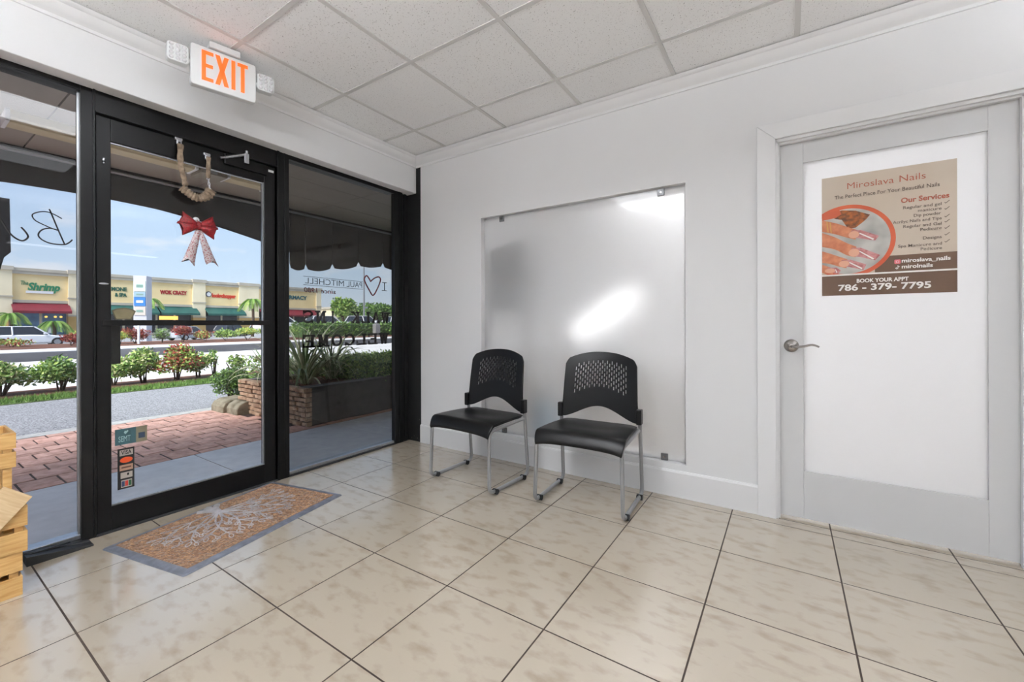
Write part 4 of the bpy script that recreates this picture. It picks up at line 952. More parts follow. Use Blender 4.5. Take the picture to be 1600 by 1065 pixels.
while row_x > -3.32:
    dp = 0.105 if k == 0 else (0.172 if k % 2 else 0.052)
    dp = min(dp, row_x + 3.37)
    if dp < 0.03: break
    off = 0.0 if k == 0 else (0.10 if (k // 2) % 2 else 0.0)
    yy = -8.9 + off
    while yy < 11.6:
        cx_, cy_ = row_x - dp / 2, yy + 0.102
        if cy_ < -0.16 or cx_ > -1.46:
            lo_ = -2.55; hi_ = -0.10 if cx_ < -1.46 else 0.3
            if lo_ < cy_ < hi_ and cnt < 300:
                piece('paver', tile_mesh(dp - 0.010, 0.204 - 0.012, 0.05, 'paver', m_paver, 0.002), pav, (cx_, cy_, GZ + random.uniform(-0.003, 0.003))); cnt += 1
            else:
                a, b = (dp - 0.008) / 2, 0.0975
                far.box(cx_ - a, cx_ + a, cy_ - b, cy_ + b, GZ - 0.05, GZ + random.uniform(-0.003, 0.003))
        yy += 0.204
    row_x -= dp; k += 1
tag(far.build('far_pavers', m_paver, pav), kind='stuff')
ground('path', -3.56, -3.37, -0.3, GZ, m_gutter, 'narrow concrete edging beyond the brick paving')
ground('driveway', -6.25, -3.56, -0.3, GZ - 0.01, m_asph, 'grey chip seal lane beyond the brick paving')
ground('lawn', -6.85, -6.25, -0.3, GZ, m_soil, 'narrow strip of green turf beside the lane')
ground('planting_bed', -7.85, -6.85, -0.3, GZ + 0.01, m_mulch, 'brown mulch bed below the roadside shrubs')
ground('road', -16.6, -7.85, -0.3, GZ - 0.02, m_road, 'wide pale sunlit road', -60, 90)
ground('kerb', -16.9, -16.6, -0.3, 0.20, m_kerb, 'dark kerb along the far side of the road', -60, 90)
ground('median', -19.2, -16.9, -0.3, 0.21, m_road, 'pale raised strip behind the dark kerb', -60, 90)
ground('far_bed', -24, -19.2, -0.3, 0.22, m_mulch, 'mulched bed of the far roadside planting', -60, 90)
vs = []; fs = []; nx_, ny_ = 6, 40
def sm(q): q = max(0, min(1, q)); return q * q * (3 - 2 * q)
for i in range(nx_ + 1):
    for j in range(ny_ + 1):
        x_ = -24 - 120 * (i / nx_) ** 1.6; y_ = -60 + 200 * j / ny_
        zl = -0.66 + 0.0 * i; z_ = zl + (0.36 - zl) * sm((y_ - 13 - (abs(x_) - 34) * 0.42) / 6)
        vs.append((x_, y_, z_))
for i in range(nx_):
    for j in range(ny_): a = i * (ny_ + 1) + j; fs.append((a, a + 1, a + ny_ + 2, a + ny_ + 1))
tag(MB().add(vs, fs).build('parking_lot', m_lot), 'grey parking lot before the shops', 'ground', kind='structure')
# grass blades
gb = MB()
for k in range(9000):
    x_, y_ = random.uniform(-6.85, -6.28), random.uniform(-3.4, 3.6); h = random.uniform(0.03, 0.07); a = random.uniform(0, PI); w = 0.006
    dx, dy = random.gauss(0, 0.02), random.gauss(0, 0.02)
    gb.add([(x_ - w * math.cos(a), y_ - w * math.sin(a), GZ), (x_ + w * math.cos(a), y_ + w * math.sin(a), GZ), (x_ + dx, y_ + dy, GZ + h)], [(0, 1, 2)], random.randrange(2))
tag(gb.build('grass', [mat('grass_green', (112, 148, 66), 0.8, jitter=0.01), mat('grass_deep', (88, 122, 52), 0.8, jitter=0.01)]), 'green grass strip along the lane', 'grass', kind='stuff')

# ---- exterior wall of the neighbouring room
tag(MB().box(-0.09, 0.05, 0.14, 12, -0.1, 2.75).build('wall_exterior', mat('outside_render', (150, 140, 128), 0.8, rgb2=(138, 128, 118), scale=3)), 'tan outside wall right of the storefront', 'wall', kind='structure')

# ================================================================== CANOPY
m_soff = mat('soffit_panel', (176, 170, 160), 0.75, rgb2=(164, 157, 146), scale=1.5, stretch=(1, 0.3, 1))
sf = MB().box(-2.46, -0.09, -7, 9, 2.56, 2.85).build('soffit', m_sand); tag(sf, 'grey brown boarded soffit over the walk', 'soffit', kind='structure')
for k in range(4):
    a = -0.095 - k * 0.575
    y = -6.9
    while y < 8.9:
        MB().box(a - 0.565, a, y, y + 1.21, 2.54, 2.562).build('soffit_board', m_soff, sf); y += 1.22
m_fab = mat('charcoal_canvas', (56, 54, 54), 0.9, rgb2=(48, 46, 46), scale=4)
m_fabt = mat('brown_canvas', (84, 74, 63), 0.9, rgb2=(72, 63, 54), scale=4)
aw = thing('awning', (-2.42, -1.0, 2.2), 'dark canvas awning with an arched edge over the entrance and a scalloped edge beside it', 'awning')
def arch(y): 
    q = abs(y + 1.62)
    return 2.245 - 0.055 * q * q - 0.055 * max(0, q - 0.5) ** 1.0 if q < 1.95 else 1.86
seg = []
ys_ = [-3.5 + 3.74 * i / 60 for i in range(61)]
mb = MB()
mb.prism([(-3.5, 2.56)] + [(q, arch(q)) for q in ys_] + [(0.24, 2.56)], -2.425, -2.412, lambda a, b, h: (h, a, b)); mb.build('arched_valance', m_fab, aw)
def scallop(y0, y1, up0, up1, base):
    P = []
    for i in range(13):
        q = i / 12; P.append((y0 + (y1 - y0) * q, base(y0 + (y1 - y0) * q) + (up0 if i == 0 else up1 if i == 12 else 0) - 0.035 * math.sin(PI * q)))
    return P
sb = lambda y: 1.80 + 0.17 * sm((y - 0.35) / 1.3)
notch = [0.215, 0.43, 0.82, 1.25, 1.70, 2.12, 2.55, 3.0, 3.45, 3.9]
for a, b in zip(notch, notch[1:]):
    P = scallop(a + 0.004, b - 0.004, 0.055, 0.055, sb)
    MB().prism([(a + 0.001, 2.56)] + P + [(b - 0.001, 2.56)], -2.425, -2.412, lambda q, w, h: (h, q, w)).build('scallop', m_fabt, aw)
for y0, y1 in ((-6.9, -3.5), (3.9, 8.9)):
    MB().box(-2.425, -2.412, y0, y1, 1.95, 2.56).build('side_valance', m_fab, aw)
MB().tube([(-2.385, -6.9, 2.50), (-2.385, 8.9, 2.50)], 0.016, 10).build('frame_tube', m_alu, aw, smooth=True)
MB().box(-2.44, -2.36, -7, 9, 2.545, 2.57).build('head_track', m_fab, aw)
m_beige = mat('beige_diffuser', (216, 202, 164), 0.5, rgb2=(204, 188, 150), scale=8)
def striplight(y0, y1, label):
    t = thing('strip_light', (-1.62, (y0 + y1) / 2, 2.45), label, 'light fixture', 'strip lights under the soffit')
    MB().prism([(-1.52, 2.542), (-1.52, 2.49), (-1.55, 2.462), (-1.69, 2.462), (-1.72, 2.49), (-1.72, 2.542)], y0 + 0.02, y1 - 0.02, lambda a, b, h: (a, h, b)).build('lens', m_beige, t, bevel=0.004)
    for q in (y0, y1 - 0.022): MB().box(-1.725, -1.515, q, q + 0.022, 2.458, 2.542).build('end_cap', m_trim, t, bevel=0.004)
striplight(-2.22, -1.10, 'long beige strip light under the soffit above the entrance')
striplight(-0.86, -0.46, 'short beige strip light under the soffit right of the junction box')
t = thing('junction_box', (-1.62, -0.98, 2.45), 'grey metal junction box between the two strip lights', 'junction box')
MB().box(-1.74, -1.50, -1.085, -0.875, 2.44, 2.54).build('box', mat('grey_box', (150, 142, 128), 0.6, jitter=0.01), t, bevel=0.004)
MB().box(-1.50, -1.495, -1.02, -0.96, 2.45, 2.53).build('cover_plate', m_alu, t)
t = thing('hanging_sign', (-1.5, -2.5, 1.42), 'dark navy blade sign hanging outside the left pane', 'sign')
m_navy = mat('navy_board', (34, 40, 52), 0.6, rgb2=(28, 33, 44), scale=6)
MB().prism([(-3.0, 1.92), (-2.205, 1.92), (-2.20, 1.56), (-2.23, 1.52), (-2.25, 1.42), (-3.0, 1.42)], -1.52, -1.48, lambda a, b, h: (h, a, b)).build('board', m_navy, t, bevel=0.003)
for q in (-2.3, -2.9): MB().tube([(-1.5, q, 1.915), (-1.5, q, 2.545)], 0.004, 6).build('hanger_rod', m_alu, t)

# ================================================================== PLANTER with stacked stone
m_stone = mat('stacked_stone', (196, 166, 138), 0.85, rgb2=(150, 116, 90), scale=14, detail=5, rand=True, jitter=0.18, bump=0.4, bscale=30)
m_mort = mat('stone_mortar', (70, 58, 48), 0.95, rgb2=(60, 50, 42), scale=30)
m_rend = mat('planter_render', (104, 98, 92), 0.85, rgb2=(92, 86, 80), scale=12, detail=6)
t = thing('stone_planter', (-2.2, 1.4, GZ), 'low raised planter with a stacked stone end beside the entrance', 'planter')
PX0, PX1, PY0, PY1, PZ1 = -2.95, -1.47, -0.12, 3.6, 0.36
MB().box(PX1 - 0.14, PX1, PY0, PY1, GZ, PZ1).build('front_wall', m_rend, t, bevel=0.006)
MB().box(PX0, PX0 + 0.14, PY0, PY1, GZ, PZ1).build('back_wall', m_rend, t, bevel=0.006)
ew = MB().box(PX0, PX1 - 0.001, PY0, PY0 + 0.14, GZ, PZ1 - 0.01).build('end_wall', m_mort, t)
MB().box(PX0 + 0.14, PX1 - 0.14, PY0 + 0.14, PY1, GZ, PZ1 - 0.06).build('soil', m_mulch, t)
MB().box(PX1 - 0.16, PX1 + 0.012, PY0 + 0.02, PY1, PZ1, PZ1 + 0.012).build('coping', m_rend, t, bevel=0.004)
rows_ = 8; rh = (PZ1 + 0.012 - GZ) / rows_
rs_ = random.Random(11)
for k in range(rows_):
    x_ = PX0 - 0.02
    while x_ < PX1 + 0.015:
        w = rs_.uniform(0.10, 0.24); x2 = min(x_ + w, PX1 + 0.02)
        if PX1 + 0.02 - x2 < 0.05: x2 = PX1 + 0.02
        h = rh - 0.008; out = rs_.uniform(0.012, 0.045); z_ = GZ + k * rh
        cxm, hw = (x_ + x2) / 2, (x2 - x_) / 2 - 0.005
        j1, j2, j3 = rs_.uniform(0, 0.008), rs_.uniform(0, 0.008), rs_.uniform(0.002, 0.012)
        MB().add([(cxm - hw, PY0 + 0.05, z_), (cxm + hw, PY0 + 0.05, z_), (cxm + hw, PY0 + 0.05, z_ + h), (cxm - hw, PY0 + 0.05, z_ + h),
                  (cxm - hw + j1, PY0 - out, z_ + j3 * .5), (cxm + hw - j2, PY0 - out + j3, z_ + j1), (cxm + hw - j1, PY0 - out + j3 * .5, z_ + h - j2), (cxm - hw + j2, PY0 - out, z_ + h - j1 * .7)],
                 [(4, 5, 6, 7), (0, 1, 5, 4), (1, 2, 6, 5), (2, 3, 7, 6), (3, 0, 4, 7), (3, 2, 1, 0)]).build('stone', m_stone, ew)
        x_ = x2
# near corner quoin stones on the front face
for k in range(rows_):
    z_ = GZ + k * rh; w = rs_.uniform(0.02, 0.05)
    MB().box(PX1 - 0.02, PX1 + rs_.uniform(0.012, 0.03), PY0 - rs_.uniform(0.01, 0.03), PY0 + w, z_, z_ + rh - 0.008).build('stone', m_stone, ew, bevel=0.004)

# ---- spiky variegated plant in the planter
m_lf1 = mat('blade_leaf_green', (168, 182, 136), 0.55, rgb2=(128, 148, 104), scale=20, stretch=(1, 1, 0.3))
m_lf2 = mat('blade_leaf_cream', (232, 228, 200), 0.55, rgb2=(204, 204, 168), scale=20)
m_lf3 = mat('blade_leaf_deep', (122, 144, 98), 0.55, rgb2=(94, 116, 76), scale=20)
def blade(L, w, droop, n=8):
    vs = []; fs = []; x_ = z_ = 0.0; a = 0.12
    for i in range(n + 1):
        q = i / n; ww = w * (0.55 + 0.9 * q - 1.45 * q * q) if q < 1 else 0.0005
        ww = max(ww, 0.0006)
        vs += [(x_, -ww, z_ + ww * 0.35), (x_, -ww * 0.45, z_ + ww * 0.05), (x_, ww * 0.45, z_ + ww * 0.05), (x_, ww, z_ + ww * 0.35)]
        a += droop / n * (0.4 + 1.3 * q); x_ += math.sin(a) * L / n; z_ += math.cos(a) * L / n
    mi = []
    mb = MB()
    for i in range(n):
        for k in range(3): fs.append((4 * i + k, 4 * i + k + 1, 4 * i + k + 5, 4 * i + k + 4))
    mb.add(vs, fs); mb.m = [1 if (j % 3) != 1 else 0 for j in range(len(fs))]
    return mb
bl = []
for L_, w_, dr in ((0.80, 0.017, 1.2), (0.72, 0.020, 1.7), (0.66, 0.019, 2.2), (0.58, 0.018, 2.7), (0.62, 0.016, 0.7)):
    for ms in ((m_lf1, m_lf2), (m_lf3, m_lf1), (m_lf1, m_lf2)):
        b_ = blade(L_, w_, dr); me = bpy.data.meshes.new('blade_leaf'); me.from_pydata(b_.v, [], b_.f)
        for q in ms: me.materials.append(q)
        me.polygons.foreach_set('material_index', b_.m); bl.append(me)
def spiky(loc, n, sc, label, seed, group=None):
    rn = random.Random(seed); t = thing('spiky_plant', loc, label, 'plant', group)
    for k in range(n):
        a = rn.uniform(0, 2 * PI); o = bpy.data.objects.new('blade_leaf', rn.choice(bl)); COL.objects.link(o); o.parent = t
        tilt = rn.uniform(-0.05, 0.75)
        rr_ = 0.07 * rn.random() * sc
        o.location = (rr_ * math.cos(a), rr_ * math.sin(a), rn.uniform(-0.02, 0.10) * sc)
        o.rotation_euler = (rn.uniform(-0.2, 0.2), tilt, a); s = sc * rn.uniform(0.8, 1.15); o.scale = (s, s, s)
    return t
spiky((-2.28, 0.34, 0.30), 90, 1.22, 'large clump of striped blade leaves at the planter corner', 4)
spiky((-2.40, 0.80, 0.30), 76, 1.14, 'second clump of striped blade leaves farther along the planter', 5)
spiky((-2.62, 0.06, 0.30), 44, 0.90, 'small clump of arching blade leaves over the stacked stone', 6)

# ---- shrubs
def blob(n, c, rad, shell=0.55, flatb=True):
    out = []
    while len(out) < n:
        v = Vector((random.gauss(0, 1), random.gauss(0, 1), random.gauss(0, 1))).normalized() * (shell + (1 - shell) * random.random() ** 0.6)
        if flatb and v.z < -0.55: continue
        out.append((c[0] + v.x * rad[0], c[1] + v.y * rad[1], c[2] + v.z * rad[2]))
    return out
LG = {}
def leafm(name, rgb, rough=0.55):
    if name not in LG: LG[name] = mat(name, rgb, rough, jitter=0.01)
    return LG[name]
LEAF = {'green': [leafm('leaf_mid', (124, 160, 76)), leafm('leaf_dark', (84, 118, 58)), leafm('leaf_light', (172, 196, 104))],
        'deep': [leafm('leaf_dark', 0), leafm('leaf_deep', (70, 98, 54)), leafm('leaf_mid', 0)],
        'cream': [leafm('leaf_mid', 0), leafm('leaf_cream', (214, 212, 160)), leafm('leaf_light', 0), leafm('leaf_dark', 0)],
        'red': [leafm('leaf_mid', 0), leafm('leaf_bronze', (150, 92, 58)), leafm('leaf_light', 0), leafm('leaf_red', (168, 70, 60))],
        'burgundy': [leafm('leaf_burgundy', (128, 56, 62)), leafm('leaf_red', 0), leafm('leaf_bronze', 0)],
        'yellow': [leafm('leaf_yellow', (206, 200, 96)), leafm('leaf_light', 0), leafm('leaf_mid', 0)],
        'grey': [leafm('leaf_grey', (138, 150, 128)), leafm('leaf_mid', 0), leafm('leaf_greydark', (96, 110, 92))]}
m_bark = mat('bark', (92, 74, 60), 0.9, rgb2=(70, 56, 46), scale=20, bump=0.3, bscale=30)
def shrub(name, base, rad, h, n, size, pal, label, group=None, lumps=5, stems=6, sk=0.18, asp=0.45, cat='shrub'):
    t = thing(name, base, label, cat, group); mb = MB(); st = MB(); x, y, z = base
    for k in range(lumps):
        a = random.uniform(0, 2 * PI); q = random.uniform(0.1, 0.62)
        c = (x + rad * q * math.cos(a), y + rad * q * math.sin(a), z + h * random.uniform(sk + 0.16, 0.72))
        mb.leaves(blob(int(n * 2.4) // lumps, c, (rad * 0.55, rad * 0.55, h * random.uniform(0.24, 0.34)), 0.35), size * 0.78, len(LEAF[pal]), aspect=asp)
    for k in range(stems):
        a = random.uniform(0, 2 * PI); q = rad * random.uniform(0.2, 0.6)
        st.tube(spline([(x + 0.03 * math.cos(a), y + 0.03 * math.sin(a), z - 0.01), (x + q * 0.5 * math.cos(a), y + q * 0.5 * math.sin(a), z + h * 0.3), (x + q * math.cos(a), y + q * math.sin(a), z + h * 0.65)], 3), [0.009 * (1 + h) * f for f in (1, .9, .8, .75, .7, .6, .5)], 5)
    tag(mb.build('foliage', LEAF[pal], t), kind='stuff')
    st.build('stems', m_bark, t); t.children[-1]['kind'] = 'stuff'
    return t
SB = GZ + 0.01
near = 'shrubs in the mulch bed by the road'
shrub('shrub', (-7.35, -1.62, SB), 0.40, 0.62, 700, 0.10, 'cream', 'leafy green and yellow shrub at the left edge of the left pane', near)
shrub('shrub', (-7.30, -0.98, SB), 0.38, 0.60, 700, 0.10, 'green', 'leafy green shrub left of the black door post', near)
shrub('shrub', (-7.40, -0.30, SB), 0.34, 0.50, 520, 0.095, 'cream', 'low variegated shrub just right of the black door post', near)
shrub('shrub', (-7.35, 0.12, SB), 0.34, 0.66, 760, 0.095, 'cream', 'pale green shrub left of the bronze tinted shrub', near)
shrub('shrub', (-7.30, 0.62, SB), 0.40, 0.72, 1000, 0.09, 'red', 'dense shrub with bronze red new leaves beyond the lane', near)
shrub('shrub', (-7.40, 1.02, SB), 0.26, 0.60, 380, 0.09, 'cream', 'open variegated shrub right of the bronze tinted shrub', near)
shrub('shrub', (-7.35, 1.30, SB), 0.16, 0.56, 90, 0.08, 'green', 'thin sparse shrub at the right end of the mulch bed', near, lumps=3)
shrub('shrub', (-7.35, -2.35, SB), 0.40, 0.60, 500, 0.10, 'green', 'green shrub half hidden by the crates beyond the lane', near)
shrub('clipped_shrub', (-3.62, 0.06, GZ), 0.26, 0.56, 1500, 0.05, 'deep', 'dark green clipped shrub behind the rounded kerb stone', lumps=9, sk=0.0)
shrub('shrub', (-3.70, 0.10, 0.36), 0.16, 0.26, 160, 0.06, 'green', 'light green sprouting shrub above the clipped shrub', lumps=3)
shrub('shrub', (-3.45, 0.55, GZ), 0.36, 0.72, 420, 0.08, 'green', 'loose green shrub behind the stone planter', lumps=5)
# clipped hedge in the planter
t = thing('hedge', (-2.2, 2.2, 0.30), 'clipped small leaved green hedge along the planter', 'hedge')
mb = MB()
pts = []
for k in range(9000):
    x_, y_, z_ = random.uniform(-2.82, -1.56), random.uniform(0.95, 3.6), random.uniform(0.28, 0.58)
    f = random.random()
    if f < 0.55: z_ = random.gauss(0.57, 0.02)
    elif f < 0.85: x_ = random.gauss(-1.56, 0.03)
    else: y_ = random.gauss(0.93, 0.05)
    pts.append((x_, y_, z_))
mb.leaves(pts, 0.04, 3, updir=0.7, aspect=0.6)
tag(mb.build('foliage', LEAF['green'], t), kind='stuff')
MB().box(-2.76, -1.62, 1.02, 3.58, 0.30, 0.54).build('inner_branches', leafm('leaf_deep', 0), t)
# rounded kerb stones
for (x0, x1, y0, y1, lab) in ((-3.36, -3.02, -0.30, 0.0, 'mossy rounded kerb stone at the lane edge'), (-3.005, -2.72, -0.27, 0.02, 'mossy rounded kerb stone against the planter')):
    o = MB().prism([(y0, GZ - 0.05), (y0, GZ + 0.07), (y0 + 0.03, GZ + 0.12), (y0 + 0.09, GZ + 0.15), (y1, GZ + 0.16), (y1, GZ - 0.05)], x0, x1, lambda a, b, h: (h, a, b)).build('kerb_stone', mat('mossy_concrete', (150, 142, 122), 0.9, rgb2=(110, 100, 80), scale=9, detail=6, bump=0.2, bscale=25), bevel=0.012)
    tag(o, lab, 'kerb stone')

# ---- far planting beyond the road
fp = 'plants beyond the far kerb'
for y_, rad, h, pal, lab in ((1.6, 0.55, 0.50, 'burgundy', 'low burgundy shrub below the white car'), (2.35, 0.6, 0.75, 'yellow', 'yellow green shrub at the right edge of the left pane'),
                             (3.2, 0.45, 0.55, 'yellow', 'low yellow shrub left of the grey pylon'), (3.75, 0.5, 0.70, 'burgundy', 'red leaved shrub left of the white post'),
                             (4.75, 0.5, 0.68, 'grey', 'grey green shrub at the foot of the pylon'), (5.6, 0.5, 0.85, 'burgundy', 'spreading burgundy shrub right of the white post'),
                             (6.6, 0.6, 0.6, 'red', 'rust red shrub right of the pylon'), (7.6, 0.7, 0.62, 'green', 'low green shrub below the silver car'),
                             (8.7, 0.7, 0.66, 'yellow', 'bright green shrub below the dark car'), (9.9, 0.9, 0.85, 'green', 'rounded green shrub at the right edge of the door glass'),
                             (11.0, 0.9, 0.9, 'green', 'rounded green shrub behind the black door frame')):
    shrub('shrub', (-21.4, y_ * 0.94 + 0.2, 0.22), rad, h, 420, 0.13, pal, lab, fp, lumps=5, stems=3, asp=0.4)
shrub('shrub', (-21.8, 0.2, 0.22), 0.8, 0.35, 300, 0.12, 'red', 'low rusty ground cover in front of the white car', fp, lumps=4, stems=2)
t = thing('hedge', (-22.6, 19, 0.22), 'long dark hedge in front of the parked cars on the right', 'hedge')
pts = []
for k in range(5200):
    x_, y_, z_ = random.uniform(-23.4, -21.9), random.uniform(11.8, 27), random.uniform(0.2, 1.05)
    if random.random() < 0.5: z_ = random.gauss(1.05, 0.05)
    else: x_ = random.gauss(-21.9, 0.08)
    pts.append((x_, y_, z_))
tag(MB().leaves(pts, 0.16, 3, updir=0.6, aspect=0.6).build('foliage', LEAF['deep'], t), kind='stuff')
MB().box(-23.3, -22.0, 11.9, 26.9, 0.22, 1.0).build('inner_branches', leafm('leaf_deep', 0), t)
o = MB().tube([(-20.6, 3.62, 0.15), (-20.6, 3.62, 1.0)], 0.045, 10).tube([(-20.6, 3.62, 1.0), (-20.6, 3.62, 1.03)], [0.045, 0.02], 10).build('marker_post', m_trim, smooth=True)
tag(o, 'thin white post in front of the grey pylon', 'post')

# ================================================================== SHOPS ACROSS THE ROAD
BX = -75.0
m_stuc = mat('cream_stucco', (248, 224, 170), 0.85, rgb2=(240, 214, 158), scale=0.5, detail=5)
m_stuc2 = mat('pale_stucco', (246, 232, 198), 0.85, rgb2=(236, 222, 188), scale=0.5)
m_corn = mat('cornice_stucco', (196, 188, 172), 0.85, rgb2=(184, 176, 160), scale=0.6)
m_ochre = mat('ochre_stucco', (206, 172, 112), 0.85, rgb2=(194, 158, 98), scale=0.6)
m_gaw = mat('green_canvas', (36, 92, 84), 0.7, rgb2=(28, 78, 72), scale=1.2); m_raw = mat('maroon_canvas', (128, 32, 48), 0.7, rgb2=(112, 26, 42), scale=1.2)
m_shop = mat('shop_glass', (52, 52, 58), 0.15, rgb2=(40, 40, 46), scale=0.7); m_shopb = mat('blue_shop_glass', (92, 128, 158), 0.15, rgb2=(66, 92, 120), scale=0.9)
m_lit = mat('lit_shop_sign', (255, 196, 96), 0.5, emit=1.2)
t = thing('shopping_building', (BX, 25, -0.6), 'long cream shopping building with coloured awnings across the road', 'building')
MB().box(BX - 14, BX - 0.4, -14, 46.4, -0.8, 7.4).build('body', m_stuc2, t)
bays = [(-14, 5.2, 'cream'), (6.5, 11.2, 'shrimp'), (13.0, 20.4, 'spa'), (20.4, 24.8, 'wok'), (26.5, 31.4, 'red'), (34.6, 45.4, 'pharm')]
for (y0, y1, k) in bays:
    MB().box(BX - 0.4, BX - 0.1, y0, y1, 3.9, 7.55).build('fascia', m_stuc, t)
    MB().box(BX - 0.4, BX + 0.18, y0, y1, 7.25, 7.75).box(BX - 0.4, BX + 0.28, y0, y1, 7.62, 7.98).build('cornice', m_corn, t)
    MB().box(BX - 0.4, BX + 0.05, y0, y1, 3.75, 4.1).build('band', m_corn, t)
    nb = max(2, int((y1 - y0) / 1.8))
    for q in range(nb):
        a = y0 + (y1 - y0) * q / nb
        wv = MB().box(BX - 0.42, BX - 0.30, a + 0.05, a + (y1 - y0) / nb - 0.05, -0.5, 3.75).build('window', m_corn, t)
        MB().box(BX - 0.30, BX - 0.27, a + 0.14, a + (y1 - y0) / nb - 0.14, -0.2, 3.6).build('pane', m_shopb if k == 'shrimp' else m_shop, wv)
for (y0, y1) in ((5.2, 6.5), (11.2, 13.0), (24.8, 26.5), (31.4, 34.6), (45.4, 46.4)):
    pz = MB().box(BX - 0.4, BX + 0.22, y0, y1, 2.2, 7.9).build('pilaster', m_stuc2, t)
    MB().box(BX - 0.4, BX + 0.24, y0 - 0.01, y1 + 0.01, -0.7, 2.2).build('pilaster_foot', m_ochre, pz)
    MB().box(BX - 0.4, BX + 0.34, y0 - 0.06, y1 + 0.06, 2.1, 2.26).box(BX - 0.4, BX + 0.34, y0 - 0.06, y1 + 0.06, 4.4, 4.56).box(BX - 0.4, BX + 0.45, y0 - 0.1, y1 + 0.1, 7.62, 8.1).build('pilaster_cap', m_corn, pz)
for (y0, y1, m) in ((6.4, 11.3, m_raw), (13.1, 20.3, m_gaw), (20.5, 25.3, m_gaw), (26.4, 32.0, m_gaw), (34.7, 45.2, m_raw)):
    MB().prism([(BX - 0.1, 3.75), (BX + 1.5, 2.75), (BX + 1.5, 2.45), (BX + 1.44, 2.45), (BX + 1.44, 2.7), (BX - 0.1, 3.66)], y0, y1, lambda a, b, h: (a, h, b)).build('shop_awning', m, t)
m_sg = mat('sign_green', (44, 138, 96), 0.5, jitter=0.01); m_sgd = mat('sign_dark_green', (36, 96, 76), 0.5, jitter=0.01); m_sr = mat('sign_dark_red', (168, 36, 40), 0.5, jitter=0.01); m_so = mat('sign_orange_red', (222, 66, 40), 0.5, jitter=0.01); m_st = mat('sign_teal', (52, 104, 110), 0.5, jitter=0.01)
SX = BX - 0.08
text('lettering', 'The', 0.7, m_sg, t, (SX, 7.2, 5.95), '+X', width=0.6, depth=0.05, shear=0.2)
text('lettering', 'Shrimp', 1.5, m_sg, t, (SX, 7.75, 5.35), '+X', width=2.75, depth=0.05, shear=0.25, bold=0.05, height=1.25)
MB().box(SX, SX + 0.08, 7.6, 9.9, 4.95, 5.25).build('sign_strip', m_trim, t)
text('lettering', 'SALON MONE', 0.7, m_sgd, t, (SX, 17.0, 5.75), '+X', 'RIGHT', width=3.6, depth=0.05, bold=0.03, height=0.55)
text('lettering', '& SPA', 0.7, m_sgd, t, (SX, 17.0, 4.95), '+X', 'RIGHT', width=1.25, depth=0.05, bold=0.03, height=0.55)
text('lettering', 'WOK CRAZY', 0.9, m_sr, t, (SX, 20.75, 5.62), '+X', width=3.35, depth=0.05, bold=0.05, height=0.62)
text('lettering', 'lookschopper', 1.0, m_so, t, (SX, 27.5, 5.45), '+X', width=3.5, depth=0.05, bold=0.06, height=0.85)
lg = MB().prism([(27.0 + 0.42 * math.cos(a), 5.88 + 0.46 * math.sin(a)) for a in [2 * PI * i / 24 for i in range(24)]], SX, SX + 0.08, lambda a, b, h: (h, a, b)).build('round_logo', mat('logo_grey', (92, 92, 96), 0.5, jitter=0.01), t)
MB().prism([(27.0 + 0.30 * math.cos(a) + 0.04, 5.88 + 0.32 * math.sin(a)) for a in [2 * PI * i / 24 for i in range(24)]], SX + 0.08, SX + 0.1, lambda a, b, h: (h, a, b)).build('logo_face', m_trim, lg)
text('lettering', 'PHARMACY', 0.9, m_st, t, (SX, 38.2, 5.75), '+X', width=5.4, depth=0.05, bold=0.04, height=0.75)
MB().box(BX - 0.25, BX - 0.2, 20.7, 23.0, 1.75, 2.3).build('lit_sign', m_lit, t)
for q in (9.3, 10.1, 10.6): MB().ell((BX - 0.2, q, 2.05), (0.1, 0.14, 0.12), 8, 6).build('lamp_globe', m_lit, t, smooth=True)
MB().box(BX - 0.26, BX - 0.22, 8.95, 9.75, 0.0, 1.0).build('window_poster', m_trim, t)
t = thing('low_building', (-95, 78, 0), 'low pale building far behind the trees on the right', 'building')
MB().box(-105, -95, 62, 100, -0.5, 4.9).build('wall', m_stuc2, t)
MB().box(-105.2, -94.7, 61.7, 100.3, 4.9, 5.4).build('roof', m_corn, t)
for k in range(8): MB().box(-95, -94.95, 64 + k * 4.2, 66.6 + k * 4.2, 1.2, 3.2).build('window', m_shop, t)

